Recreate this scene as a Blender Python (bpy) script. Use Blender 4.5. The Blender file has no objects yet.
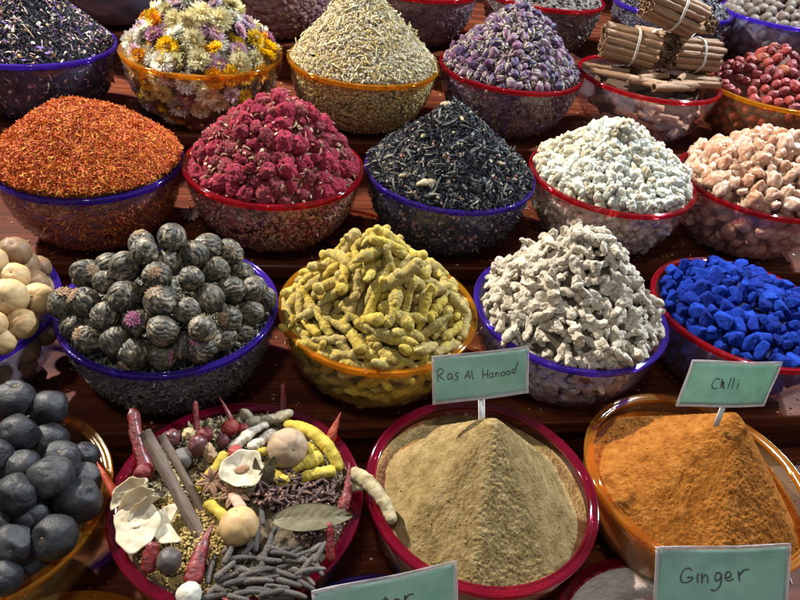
import bpy, bmesh, math, random
import numpy as np
from mathutils import Vector, Matrix, Euler

# ------------------------------------------------------------------ camera, world, lamps, exposure
scene = bpy.context.scene
COL = scene.collection
Z0 = 1.45                                   # height of the camera above the market floor
F_PX = 655.144
RT = Vector((0.987457, -0.123317, 0.098593)); UP = Vector((-0.004592, 0.601768, 0.798658)); FW = Vector((0.157819, 0.789093, -0.593654))
cd = bpy.data.cameras.new('camera'); cam = bpy.data.objects.new('camera', cd); COL.objects.link(cam)
cd.sensor_width = 36; cd.lens = F_PX / 800 * 36; cd.clip_start = .02; cd.clip_end = 100
cam.matrix_world = Matrix(((RT.x, UP.x, -FW.x, 0), (RT.y, UP.y, -FW.y, 0), (RT.z, UP.z, -FW.z, Z0), (0, 0, 0, 1)))
scene.camera = cam
CAM = Vector((0, 0, Z0))

w = bpy.data.worlds.new('World'); scene.world = w; w.use_nodes = True
w.node_tree.nodes['Background'].inputs[0].default_value = (.80, .86, 1.0, 1)
w.node_tree.nodes['Background'].inputs[1].default_value = .28
scene.view_settings.view_transform = 'Standard'; scene.view_settings.look = 'None'
scene.view_settings.exposure = 0; scene.view_settings.gamma = 1
scene.cycles.transparent_max_bounces = 24; scene.cycles.max_bounces = 7
scene.cycles.sample_clamp_indirect = 4; scene.cycles.use_denoising = True
scene.cycles.caustics_reflective = False; scene.cycles.caustics_refractive = False

def lamp(name, loc, tgt, power, color, size=.07, cone=85, blend=.35):
    l = bpy.data.lights.new(name, 'SPOT'); l.energy = power; l.color = color; l.shadow_soft_size = size
    l.spot_size = math.radians(cone); l.spot_blend = blend
    o = bpy.data.objects.new(name, l); COL.objects.link(o); o.location = loc
    o.rotation_euler = (Vector(tgt) - Vector(loc)).to_track_quat('-Z', 'Y').to_euler()
    return o
lamp('stall_and_fill_lamp', (-1.30, 1.75, 2.62), (.1, .65, .95), 580, (1, .94, .84), .035, 75)
lamp('stall_and_fill_lamp', (1.65, 1.45, 2.5), (.35, .8, 1.0), 380, (.80, .90, 1.0), .035, 75)
lamp('stall_and_fill_lamp', (-.25, -.35, 2.9), (.1, .7, .95), 42, (1, .95, .88), .08, 80)  # front fill, added to brighten the bowl fronts and cards

# ------------------------------------------------------------------ numeric helpers
rs = np.random.RandomState(7)
random.seed(7)
def _h(i, j, k, s):
    n = (i * 374761393 + j * 668265263 + k * 2147483647 + s * 1274126177) & 0xffffffff
    n = ((n ^ (n >> 13)) * 1274126177) & 0xffffffff
    return ((n ^ (n >> 16)) & 0xffff) / 65535.0
def vnoise(P, s=0):
    P = np.asarray(P, float); I = np.floor(P).astype(np.int64); f = P - I; f = f * f * (3 - 2 * f); r = 0
    for a in (0, 1):
        for b in (0, 1):
            for c in (0, 1):
                wgt = (f[:, 0] if a else 1 - f[:, 0]) * (f[:, 1] if b else 1 - f[:, 1]) * (f[:, 2] if c else 1 - f[:, 2])
                r = r + wgt * _h(I[:, 0] + a, I[:, 1] + b, I[:, 2] + c, s)
    return r * 2 - 1
def fbm(P, s=0, o=3, g=.5):
    r = 0; a = 1
    for k in range(o):
        r = r + a * vnoise(P * 2 ** k + 17.3 * k, s + k); a *= g
    return r
def worley(P, s=0):
    P = np.asarray(P, float); I = np.floor(P).astype(np.int64); best = np.full(len(P), 9.)
    for a in (-1, 0, 1):
        for b in (-1, 0, 1):
            for c in (-1, 0, 1):
                i, j, k = I[:, 0] + a, I[:, 1] + b, I[:, 2] + c
                q = np.stack([i + _h(i, j, k, s), j + _h(i, j, k, s + 11), k + _h(i, j, k, s + 23)], -1)
                best = np.minimum(best, ((P - q) ** 2).sum(1))
    return np.sqrt(best)
_ico = {}
def ico(n):
    if n not in _ico:
        b = bmesh.new(); bmesh.ops.create_icosphere(b, subdivisions=n, radius=1)
        _ico[n] = (np.array([v.co[:] for v in b.verts]), np.array([[v.index for v in f.verts] for f in b.faces])); b.free()
    return _ico[n][0].copy(), _ico[n][1].copy()
def join(parts):
    """parts: list of (V, F) or (V, F, matindex, rnd); F may be a list of arrays (tris and quads)"""
    Vs, Fs, Ms, Rs = [], [], [], []; off = 0
    for p in parts:
        V, F = p[0], p[1]; m = p[2] if len(p) > 2 else 0; r = p[3] if len(p) > 3 else 0.
        for A in (F if isinstance(F, list) else [F]):
            if len(A):
                Fs.append(A + off); Ms.append(np.full(len(A), m))
        Vs.append(V); Rs.append(np.full(len(V), r)); off += len(V)
    return np.concatenate(Vs), Fs, Ms, np.concatenate(Rs)
def mesh(name, V, F, M=None, mats=(), smooth=True, rnd=None):
    me = bpy.data.meshes.new(name); Fl = F if isinstance(F, list) else [F]
    tot = np.concatenate([np.full(len(a), a.shape[1]) for a in Fl]); lp = np.concatenate([a.ravel() for a in Fl])
    me.vertices.add(len(V)); me.vertices.foreach_set('co', np.asarray(V, np.float32).ravel())
    me.loops.add(len(lp)); me.loops.foreach_set('vertex_index', lp.astype(np.int32))
    me.polygons.add(len(tot)); st = np.concatenate([[0], np.cumsum(tot)[:-1]])
    me.polygons.foreach_set('loop_start', st.astype(np.int32)); me.polygons.foreach_set('loop_total', tot.astype(np.int32))
    me.polygons.foreach_set('use_smooth', np.full(len(tot), smooth))
    if M is not None: me.polygons.foreach_set('material_index', np.concatenate(M).astype(np.int32) if isinstance(M, list) else np.asarray(M, np.int32))
    if rnd is not None:
        a = me.attributes.new('rnd', 'FLOAT', 'POINT'); a.data.foreach_set('value', np.asarray(rnd, np.float32))
    for m in (mats if isinstance(mats, (list, tuple)) else [mats]): me.materials.append(m)
    me.update(calc_edges=True)
    return me
def tag(o, label, cat, group=None, kind=None):
    o['label'] = label; o['category'] = cat
    if group: o['group'] = group
    if kind: o['kind'] = kind
    return o
def link(name, me, parent=None, loc=None, M=None):
    o = bpy.data.objects.new(name, me); COL.objects.link(o)
    if parent: o.parent = parent
    if loc is not None: o.location = loc
    if M is not None: o.matrix_world = M
    return o
def ray(u, v): return FW + RT * ((u - 400) / F_PX) + UP * ((300 - v) / F_PX)
def at(u, v, z):
    d = ray(u, v); return CAM + d * ((z - Z0) / d.z)
def frame_m(loc, zax, roll=0., xhint=None, s=1.):
    z = Vector(zax).normalized(); h = Vector(xhint) if xhint is not None else Vector((1, 0, 0))
    if abs(h.normalized().dot(z)) > .95: h = Vector((0, 1, 0))
    y = z.cross(h).normalized(); x = y.cross(z)
    R = Matrix((x, y, z)).transposed() @ Matrix.Rotation(roll, 3, 'Z')
    return Matrix.Translation(loc) @ R.to_4x4() @ Matrix.Diagonal((s, s, s, 1))
def rand_m(loc, s=1.):
    q = Euler((random.uniform(0, 6.3), random.uniform(0, 6.3), random.uniform(0, 6.3))).to_matrix().to_4x4()
    return Matrix.Translation(loc) @ q @ Matrix.Diagonal((s, s, s, 1))

# ------------------------------------------------------------------ materials
def new_mat(name):
    m = bpy.data.materials.new(name); m.use_nodes = True; nt = m.node_tree; nt.nodes.clear()
    return m, nt, nt.nodes.new('ShaderNodeOutputMaterial')
def c4(c): return (c[0], c[1], c[2], 1)
def setv(n, k, v):
    if k in n.inputs: n.inputs[k].default_value = v
def mat(name, cols, scale=40, rough=.65, bump=.4, bscale=250, bdist=.0015, rw=.5, src='object', sss=0, ssr=.006, spec=.4,
        coat=0, detail=4, vor=0, stretch=None, trans=0):
    """procedural: ramp over noise mixed with a random value per object (or per fragment through the rnd attribute)"""
    m, nt, out = new_mat(name); N = nt.nodes.new; L = nt.links.new
    tc = N('ShaderNodeTexCoord'); vec = tc.outputs['Object']
    if stretch:
        mp = N('ShaderNodeMapping'); mp.inputs['Scale'].default_value = stretch; L(vec, mp.inputs['Vector']); vec = mp.outputs[0]
    if src == 'object': r = N('ShaderNodeObjectInfo').outputs['Random']
    else:
        a = N('ShaderNodeAttribute'); a.attribute_name = 'rnd'; r = a.outputs['Fac']
    n = N('ShaderNodeTexNoise'); n.noise_dimensions = '4D'; n.inputs['Scale'].default_value = scale * 2.4; n.inputs['Detail'].default_value = detail + 2; n.inputs['Roughness'].default_value = .6
    wm = N('ShaderNodeMath'); wm.operation = 'MULTIPLY'; wm.inputs[1].default_value = 13.; L(r, wm.inputs[0]); L(wm.outputs[0], n.inputs['W']); L(vec, n.inputs['Vector'])
    mr = N('ShaderNodeMapRange'); mr.inputs[1].default_value = .32; mr.inputs[2].default_value = .68; L(n.outputs[0], mr.inputs[0])
    mx = N('ShaderNodeMix'); mx.data_type = 'FLOAT'; mx.inputs[0].default_value = rw; L(mr.outputs[0], mx.inputs[2]); L(r, mx.inputs[3])
    cr = N('ShaderNodeValToRGB'); L(mx.outputs[0], cr.inputs[0]); e = cr.color_ramp.elements
    while len(e) < len(cols): e.new(.5)
    for i, c in enumerate(cols):
        e[i].position = i / (len(cols) - 1); e[i].color = c4(c)
    p = N('ShaderNodeBsdfPrincipled'); L(cr.outputs[0], p.inputs['Base Color']); p.inputs['Roughness'].default_value = rough
    setv(p, 'Specular IOR Level', spec); setv(p, 'Coat Weight', coat); setv(p, 'Coat Roughness', .25)
    if trans: setv(p, 'Transmission Weight', trans); setv(p, 'IOR', 1.3)
    if sss:
        p.inputs['Subsurface Weight'].default_value = sss; p.inputs['Subsurface Scale'].default_value = ssr; p.inputs['Subsurface Radius'].default_value = (1, .7, .5)
    if bump:
        b = N('ShaderNodeBump'); b.inputs['Strength'].default_value = bump; b.inputs['Distance'].default_value = bdist
        if vor:
            t = N('ShaderNodeTexVoronoi'); t.inputs['Scale'].default_value = vor; L(vec, t.inputs['Vector']); L(t.outputs['Distance'], b.inputs['Height'])
        else:
            t = N('ShaderNodeTexNoise'); t.inputs['Scale'].default_value = bscale * 3; t.inputs['Detail'].default_value = 8; t.inputs['Roughness'].default_value = .62; L(vec, t.inputs['Vector']); L(t.outputs[0], b.inputs['Height'])
        L(b.outputs[0], p.inputs['Normal'])
    L(p.outputs[0], out.inputs[0])
    return m
def plastic(name, tint, dens, rough=.06, haze=.06, haze_col=(.8, .8, .85), rim=False, gl=.42):
    """clear tinted plastic: straight-through tint, a little milky scatter and a fresnel gloss"""
    m, nt, out = new_mat(name); N = nt.nodes.new; L = nt.links.new
    t = N('ShaderNodeBsdfTransparent'); t.inputs[0].default_value = c4([1 - (1 - c) * dens for c in tint])
    d = N('ShaderNodeBsdfDiffuse'); d.inputs[0].default_value = c4(tint if rim else haze_col)
    tl = N('ShaderNodeBsdfTranslucent'); tl.inputs[0].default_value = c4(tint if rim else haze_col)
    dt = N('ShaderNodeMixShader'); dt.inputs[0].default_value = .5; L(d.outputs[0], dt.inputs[1]); L(tl.outputs[0], dt.inputs[2])
    m1 = N('ShaderNodeMixShader'); m1.inputs[0].default_value = haze; L(t.outputs[0], m1.inputs[1]); L(dt.outputs[0], m1.inputs[2])
    if not rim:          # smears and scratches in the milky film
        tc = N('ShaderNodeTexCoord'); n = N('ShaderNodeTexNoise'); n.inputs['Scale'].default_value = 14; n.inputs['Detail'].default_value = 7; L(tc.outputs['Object'], n.inputs['Vector'])
        mr = N('ShaderNodeMapRange'); mr.inputs[1].default_value = .35; mr.inputs[2].default_value = .75; mr.inputs[3].default_value = haze * .35; mr.inputs[4].default_value = haze * 2.1
        L(n.outputs[0], mr.inputs[0]); L(mr.outputs[0], m1.inputs[0])
    g = N('ShaderNodeBsdfGlossy'); g.inputs['Roughness'].default_value = rough
    lw = N('ShaderNodeLayerWeight'); lw.inputs[0].default_value = .5
    pw = N('ShaderNodeMath'); pw.operation = 'POWER'; pw.inputs[1].default_value = 4.; L(lw.outputs['Facing'], pw.inputs[0])
    fr = N('ShaderNodeMath'); fr.operation = 'MULTIPLY_ADD'; fr.inputs[1].default_value = gl; fr.inputs[2].default_value = .028; L(pw.outputs[0], fr.inputs[0])
    m2 = N('ShaderNodeMixShader'); L(fr.outputs[0], m2.inputs[0]); L(m1.outputs[0], m2.inputs[1]); L(g.outputs[0], m2.inputs[2])
    L(m2.outputs[0], out.inputs[0]); return m
def wood_mat():
    m, nt, out = new_mat('polished red wood'); N = nt.nodes.new; L = nt.links.new
    tc = N('ShaderNodeTexCoord'); mp = N('ShaderNodeMapping'); mp.inputs['Scale'].default_value = (1.1, 26, 26); L(tc.outputs['Object'], mp.inputs[0])
    n1 = N('ShaderNodeTexNoise'); n1.inputs['Scale'].default_value = 1.6; n1.inputs['Detail'].default_value = 8; n1.inputs['Distortion'].default_value = .6; L(mp.outputs[0], n1.inputs['Vector'])
    mp2 = N('ShaderNodeMapping'); mp2.inputs['Scale'].default_value = (5, 260, 260); L(tc.outputs['Object'], mp2.inputs[0])
    n2 = N('ShaderNodeTexNoise'); n2.inputs['Scale'].default_value = 1; n2.inputs['Detail'].default_value = 4; L(mp2.outputs[0], n2.inputs['Vector'])
    ad = N('ShaderNodeMix'); ad.data_type = 'FLOAT'; ad.inputs[0].default_value = .35; L(n1.outputs[0], ad.inputs[2]); L(n2.outputs[0], ad.inputs[3])
    cr = N('ShaderNodeValToRGB'); L(ad.outputs[0], cr.inputs[0]); e = cr.color_ramp.elements
    e[0].position = .3; e[0].color = (.020, .005, .003, 1); e[1].position = .72; e[1].color = (.17, .05, .02, 1)
    x = e.new(.46); x.color = (.06, .014, .007, 1); x = e.new(.56); x.color = (.105, .026, .011, 1)
    p = N('ShaderNodeBsdfPrincipled'); L(cr.outputs[0], p.inputs['Base Color']); p.inputs['Roughness'].default_value = .5; setv(p, 'Specular IOR Level', .08)
    setv(p, 'Coat Weight', .07); setv(p, 'Coat Roughness', .18)
    b = N('ShaderNodeBump'); b.inputs['Strength'].default_value = .25; b.inputs['Distance'].default_value = .001; L(n2.outputs[0], b.inputs['Height']); L(b.outputs[0], p.inputs['Normal'])
    L(p.outputs[0], out.inputs[0]); return m
WOOD = wood_mat()

# ------------------------------------------------------------------ the stepped stand
STEPS = [(1.48, 1.052), (1.17, .984), (.885, .916), (.636, .849), (.413, .786), (.25, .708)]   # y of the bowl centres, height of the tread
def box(x0, x1, y0, y1, z0, z1, bev=.004):
    b = bmesh.new(); bmesh.ops.create_cube(b, size=1)
    for v in b.verts: v.co = Vector(((x0 + x1) / 2 + v.co.x * (x1 - x0), (y0 + y1) / 2 + v.co.y * (y1 - y0), (z0 + z1) / 2 + v.co.z * (z1 - z0)))
    if bev: bmesh.ops.bevel(b, geom=b.edges[:], offset=bev, segments=3, affect='EDGES', profile=.6)
    me = bpy.data.meshes.new('board'); b.to_mesh(me); b.free(); me.materials.append(WOOD)
    for p in me.polygons: p.use_smooth = False
    return me
stand = tag(link('display_stand', None, loc=(0, 0, 0)), 'polished red brown wooden stepped stand carrying all the bowls', 'stand')
for i, (y, z) in enumerate(STEPS):
    e = .095 if i < 5 else .24
    ye = y - e; yb = (STEPS[i - 1][0] - .095) if i else 1.9
    link('tread', box(-2.2, 2.6, ye, yb - .0005 if i else yb, z - .022, z), stand)
    if i < 5:
        zb = STEPS[i + 1][1]
        link('riser', box(-2.2, 2.6, ye + .012, ye + .030, zb - .021, z - .0225, .001), stand)
link('riser', box(-2.2, 2.6, 1.9, 1.92, .6, 1.19, .002), stand)
link('tread', box(-2.2, 2.6, 1.88, 2.4, 1.192, 1.214), stand)
link('riser', box(-2.2, 2.6, 2.4, 2.42, 1.0, 2.2, .002), stand)
link('riser', box(-2.2, 2.6, .03, .05, .2, .685, .002), stand)
m, nt, out = new_mat('dusty paving'); p = nt.nodes.new('ShaderNodeBsdfPrincipled'); n = nt.nodes.new('ShaderNodeTexNoise'); n.inputs['Scale'].default_value = 6; cr = nt.nodes.new('ShaderNodeValToRGB')
cr.color_ramp.elements[0].color = (.10, .085, .07, 1); cr.color_ramp.elements[1].color = (.2, .17, .14, 1); nt.links.new(n.outputs[0], cr.inputs[0]); nt.links.new(cr.outputs[0], p.inputs[0]); p.inputs['Roughness'].default_value = .7; nt.links.new(p.outputs[0], out.inputs[0])
fl = link('ground', mesh('ground', np.array([[-8, -6, 0], [8, -6, 0], [8, 8, 0], [-8, 8, 0.]]), np.array([[0, 1, 2, 3]]), mats=m, smooth=False)); fl['kind'] = 'structure'

# ------------------------------------------------------------------ bowls
HB = .110
TH = .0026
def r_in(d, R, hb=HB):
    """outer wall radius at depth d below the rim"""
    return R * .965 * (1 - np.clip(d / (hb * 1.10), 0, 1) ** 2.35) ** (1 / 2.35)
def lathe(prof, n=128, closed=True):
    prof = np.array(prof); m = len(prof); a = np.linspace(0, 2 * np.pi, n, endpoint=False)
    V = np.stack([prof[None, :, 0] * np.cos(a)[:, None], prof[None, :, 0] * np.sin(a)[:, None], np.repeat(prof[None, :, 1], n, 0)], -1).reshape(-1, 3)
    i = np.arange(n)[:, None]; j = np.arange(m if closed else m - 1)[None, :]; j2 = (j + 1) % m; i2 = (i + 1) % n
    F = np.stack([i * m + j + 0 * i, i2 * m + j, i2 * m + j2, i * m + j2 + 0 * i], -1).reshape(-1, 4)
    return V, F
TINT = {'purple': (.24, .09, .88), 'red': (.78, .012, .045), 'yellow': (.98, .54, .018), 'magenta': (.62, .010, .09), 'amber': (.92, .48, .05)}
RIMM = {k: plastic(k + ' rim plastic', v, .80, .07, .17, rim=True, gl=.6) for k, v in TINT.items()}
BODY = {'purple': plastic('clear violet plastic', (.78, .74, .98), .22, .05, .07, (.60, .58, .88)),
        'red': plastic('clear rose plastic', (1, .74, .74), .22, .05, .07, (.80, .60, .65)),
        'yellow': plastic('clear yellow plastic', (1, .88, .50), .28, .05, .06, (.88, .75, .42)),
        'magenta': plastic('clear crimson plastic', (1, .62, .62), .28, .05, .06, (.7, .42, .40)),
        'amber': plastic('clear amber plastic', (1, .80, .42), .30, .05, .06, (.8, .6, .3))}
BODY['mixed'] = plastic('deep crimson plastic', (.60, .06, .14), .62, .07, .08, (.30, .03, .07), gl=.6)
class Bowl: pass
def bowl(x, y, R, row, col, label, hb=HB, body=None, wide=False):
    b = Bowl(); b.x, b.y, b.R, b.hb = x, y, R, hb; b.z = STEPS[row][1] + hb + .003
    b.root = tag(link('bowl', None, loc=(x, y, b.z)), label, 'bowl', 'round plastic bowls on the stepped stand')
    ds = np.concatenate([np.linspace(.004, hb * .8, 14), hb * np.array([.87, .93, .97])])
    o = [(r_in(d, R, hb) * 1., -d) for d in ds]; fr = r_in(hb * .985, R, hb)
    o += [(fr * .94, -hb * .995), (fr * .85, -hb - .0025), (fr * .78, -hb - .002), (fr * .7, -hb + .0005), (.0005, -hb + .0005)]
    ii = [(.0005, -hb + .0035), (fr * .8, -hb + .0035)] + [(r_in(d, R, hb) - TH, -d) for d in ds[::-1] if d < hb * .95]
    V, F = lathe(o + ii, 128); link('bowl_wall', mesh('bowl_wall', V, F, mats=BODY[body or col]), b.root)
    wdt = .0105 if wide else .0075
    pr = [(R - wdt, -.0042), (R - wdt - .0006, -.001), (R - wdt + .0012, .0012), (R - wdt + .0022, -.0002), (R - wdt * .66, -.0012), (R - wdt * .58, .0012), (R - wdt * .50, -.0012), (R - wdt * .40, .0013), (R - wdt * .31, -.0010),
          (R - .0022, .0016), (R - .0006, .0010), (R, -.0006), (R - .0002, -.0028), (R - .0009, -.0034), (R - .0007, -.0050), (R - .0016, -.0064), (R - .0042, -.0070)]
    if wide: pr = pr[:-1] + [(R - .003, -.0058), (R - .0045, -.0045), (R - .0075, -.0045)]
    V, F = lathe(pr, 160); link('rim', mesh('rim', V, F, mats=RIMM[col]), b.root)
    return b
BW = {}
def B(k, *a, **kw): BW[k] = bowl(*a, **kw); return BW[k]
B('petal', -.4197, 1.1616, .1264, 1, 'purple', 'violet rimmed bowl of black tea with petals, top left')
B('flower', -.1568, 1.1686, .1337, 1, 'yellow', 'yellow rimmed bowl full of white, pink and yellow everlasting flowers')
B('cham', .1172, 1.1693, .1342, 1, 'yellow', 'yellow rimmed bowl heaped with pale chamomile')
B('rosebud', .3891, 1.1804, .1333, 1, 'red', 'red rimmed bowl heaped with small purple rosebuds')
B('cinn', .6607, 1.1782, .1348, 1, 'red', 'red rimmed bowl holding the bundles of cinnamon sticks')
B('berry', .908, 1.1528, .129, 1, 'yellow', 'yellow rimmed bowl of wrinkled red berries at the right edge')
B('saff', -.2805, .8811, .1244, 2, 'purple', 'violet rimmed bowl heaped with orange safflower threads')
B('floret', -.0301, .8857, .1291, 2, 'red', 'red rimmed bowl heaped with crimson dried florets')
B('btea', .2288, .885, .1289, 2, 'purple', 'violet rimmed bowl heaped with black leaf tea and pods')
B('frank', .4887, .8879, .1301, 2, 'red', 'red rimmed bowl of white frankincense lumps')
B('gum', .7428, .8854, .1285, 2, 'red', 'red rimmed bowl of peach coloured gum lumps at the right edge')
B('plime', -.3985, .6327, .1311, 3, 'purple', 'violet rimmed bowl of tan dried limes at the left edge')
B('tball', -.1451, .6399, .1253, 3, 'purple', 'violet rimmed bowl under the grey green tea balls')
B('turm', .102, .6367, .1231, 3, 'yellow', 'yellow rimmed bowl heaped with turmeric roots')
B('ging', .3501, .6349, .1254, 3, 'purple', 'violet rimmed bowl heaped with dried ginger roots')
B('blue', .5987, .6332, .1245, 3, 'red', 'red rimmed bowl of bright blue indigo chunks')
B('blime', -.2941, .4197, .1193, 4, 'amber', 'amber rimmed bowl of black dried limes at the left edge', wide=True)
B('mixed', -.0538, .4151, .1222, 4, 'magenta', 'crimson bowl holding a mixture of whole spices and chillies', body='mixed', wide=True)
B('ras', .1929, .4124, .1218, 4, 'magenta', 'crimson rimmed bowl of greenish brown spice powder', wide=True)
B('chilli', .4389, .4145, .1241, 4, 'amber', 'amber rimmed bowl of orange chilli powder', wide=True)
B('low1', -.205, .25, .118, 5, 'amber', 'amber rimmed bowl whose rim just shows at the lower left edge', wide=True)
B('low2', .075, .25, .116, 5, 'purple', 'violet rimmed bowl behind the tilted card at the bottom edge', wide=True)
B('low3', .358, .25, .118, 5, 'magenta', 'crimson rimmed bowl of white ginger powder at the bottom edge', wide=True)
B('b0', -.36, 1.48, .132, 0, 'purple', 'violet tinted bowl of fine dark powder, farthest left in the back row')
B('b1', -.05, 1.48, .132, 0, 'yellow', 'yellow tinted bowl of pale pink buds in the back row')
B('b2', .25, 1.48, .132, 0, 'red', 'rose tinted bowl of purple petals in the back row')
B('b3', .53, 1.48, .132, 0, 'red', 'red rimmed bowl of mixed dark leaves in the back row')
B('b4', .83, 1.48, .132, 0, 'purple', 'violet rimmed bowl of curled dark leaves behind the cinnamon bundles')
B('b5', 1.10, 1.48, .132, 0, 'purple', 'violet rimmed bowl of grey brown nutmegs, farthest right in the back row')

# ------------------------------------------------------------------ heaps
def heap_fn(b, A, e=1., base=-.004, wob=.06, cx=0, cy=0, seed=0, rr=.9, soft=.10, fr=22):
    """height above the rim plane: e = 1 a cone, e < 1 a dome, e > 1 a peak; cx, cy shift the apex"""
    Ri = b.R * rr
    def f(X, Y):
        X = np.asarray(X, float); Y = np.asarray(Y, float)
        r = np.hypot(X, Y) / Ri; k = np.clip(1 - r, 0, 1)
        rc = np.hypot(X - cx * k, Y - cy * k) / Ri; rc = np.sqrt(rc ** 2 + soft ** 2) - soft * .6
        t = np.clip(1 - rc, 0.001, 1)
        n = fbm(np.stack([X * fr, Y * fr, 0 * X + seed], -1).reshape(-1, 3), seed).reshape(X.shape)
        return base + A * t ** e * (1 + wob * n) + np.minimum(0, 1 - r) * .03
    return f
def heap_points(b, f, d, sink, rng, wall=True, front_only=False, rr=.9, tries=14000, back=.35, walld=None, ws=None):
    """poisson points over the mound and, seen through the plastic, over the inside of the front wall"""
    out = []; G = {}
    def ok(P, dd):
        k = tuple(np.floor(P / dd).astype(int))
        for a in (-1, 0, 1):
            for c in (-1, 0, 1):
                for e in (-1, 0, 1):
                    for q in G.get((k[0] + a, k[1] + c, k[2] + e), ()):
                        if ((P - q) ** 2).sum() < dd * dd: return False
        G.setdefault(k, []).append(P); return True
    Ri = b.R * rr
    a = rng.rand(tries) * 2 * np.pi; r = Ri * np.sqrt(rng.rand(tries)); X, Y = r * np.cos(a), r * np.sin(a)
    e = .002; Z = f(X, Y); gx = (f(X + e, Y) - f(X - e, Y)) / (2 * e); gy = (f(X, Y + e) - f(X, Y - e)) / (2 * e)
    N = np.stack([-gx, -gy, np.ones_like(gx)], -1); N /= np.linalg.norm(N, axis=1)[:, None]
    acc = rng.rand(tries) * 1.6 < 1 / N[:, 2]
    for i in np.where(acc)[0]:
        if front_only and Y[i] > Ri * .55: continue
        P = np.array([X[i], Y[i], Z[i]]) - N[i] * sink
        if ok(P, d): out.append((P, N[i], 0))
    if wall:
        G.clear(); dd = walld or d
        for _ in range(tries // 2):
            dep = .004 + rng.rand() * (b.hb * .9 - .004); ph = -np.pi / 2 + (rng.rand() - .5) * 2 * (np.pi / 2 + back)
            rw = r_in(dep, b.R, b.hb) - TH - (sink + .002 if ws is None else ws)
            s = (r_in(dep + .002, b.R, b.hb) - r_in(dep - .002, b.R, b.hb)) / .004
            n = np.array([np.cos(ph), np.sin(ph), s]); n /= np.linalg.norm(n)
            P = np.array([rw * np.cos(ph), rw * np.sin(ph), -dep])
            if ok(P, dd): out.append((P, n, 1))
    return out
def core(b, f, inset, m, name, label, cat='spice', rough=.0012, nr=70, na=200, noise=160, seed=3, parent=None, lvl=0.):  # beneath coarse pieces its colour is darkened, painting shade into the gaps
    """closed heap body: mound on top, following the inside of the bowl below"""
    a = np.linspace(0, 2 * np.pi, na, endpoint=False); top = np.linspace(0, 1, nr); Rt = r_in(.004, b.R, b.hb) - TH - .0012 - inset
    V = []; rings = []
    for t in top[1:]:
        X, Y = Rt * t * np.cos(a), Rt * t * np.sin(a); Z = f(X, Y) - inset; rings.append(np.stack([X, Y, Z], -1))
    for d in np.linspace(.008, b.hb * .93, 40):
        rr = r_in(d, b.R, b.hb) - TH - .0012 - inset; rings.append(np.stack([rr * np.cos(a), rr * np.sin(a), 0 * a - d], -1))
    V = np.concatenate(rings); P = V / 1.
    nn = fbm(P * noise, seed, 3); dirv = P - np.array([0, 0, -.05]); dirv /= np.linalg.norm(dirv, axis=1)[:, None]
    k = rough * nn; isw = np.arange(len(V)) >= (nr - 1) * na
    k[isw] = -np.abs(k[isw]); V = V + dirv * k[:, None]
    m_ = len(rings); i = np.arange(m_ - 1)[:, None]; j = np.arange(na)[None, :]; j2 = (j + 1) % na
    Q = np.stack([i * na + j, (i + 1) * na + j, (i + 1) * na + j2, i * na + j2], -1).reshape(-1, 4)
    c0 = len(V); V = np.vstack([V, [[0, 0, float(f(np.array([0.]), np.array([0.]))[0]) - inset], [0, 0, -b.hb * .93]]])
    T1 = np.stack([np.full(na, c0), j[0], j2[0]], -1); T2 = np.stack([np.full(na, c0 + 1), (m_ - 1) * na + j2[0], (m_ - 1) * na + j[0]], -1)
    o = link(name, mesh(name, V, [Q, T1, T2], mats=m), loc=(b.x, b.y, b.z))
    if label: tag(o, label, cat, kind='stuff')
    return o
def scatter_mesh(b, name, pts, protos, m, label, cat, tilt=.5, smin=.7, smax=1.25, rng=None, lift=0., flat=True, smooth=False, extra=None):
    """uncountable fragments of one heap as ONE object"""
    Vs, Fs, Rn, Ms = [], [], [], []; off = 0; byp = [[] for _ in protos]
    idx = rng.randint(0, len(protos), len(pts))
    for k, pr in enumerate(protos):
        sel = np.where(idx == k)[0]; n = len(sel)
        if not n: continue
        P = np.array([pts[i][0] for i in sel]); Nn = np.array([pts[i][1] for i in sel])
        Nn = Nn + rng.randn(n, 3) * tilt; Nn /= np.linalg.norm(Nn, axis=1)[:, None]
        h = rng.randn(n, 3); X = np.cross(h, Nn); X /= np.linalg.norm(X, axis=1)[:, None]; Y = np.cross(Nn, X)
        s = rng.uniform(smin, smax, n); W = pts and np.array([pts[i][2] for i in sel])
        P = P + Nn * lift * (W == 0)[:, None]
        pv = pr[0]
        V = P[:, None, :] + s[:, None, None] * (pv[None, :, 0, None] * X[:, None] + pv[None, :, 1, None] * Y[:, None] + pv[None, :, 2, None] * Nn[:, None])
        Vs.append(V.reshape(-1, 3)); r = rng.rand(n); Rn.append(np.repeat(r, len(pv)))
        for A, mi in zip(pr[1] if isinstance(pr[1], list) else [pr[1]], pr[2] if len(pr) > 2 else [0] * 9):
            Fs.append((A[None] + (np.arange(n) * len(pv))[:, None, None]).reshape(-1, A.shape[1]) + off); Ms.append(np.full(len(Fs[-1]), mi))
        off += n * len(pv)
    o = link(name, mesh(name, np.concatenate(Vs), Fs, Ms, mats=m, smooth=smooth, rnd=np.concatenate(Rn)), loc=(b.x, b.y, b.z))
    return tag(o, label, cat, kind='stuff')
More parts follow.
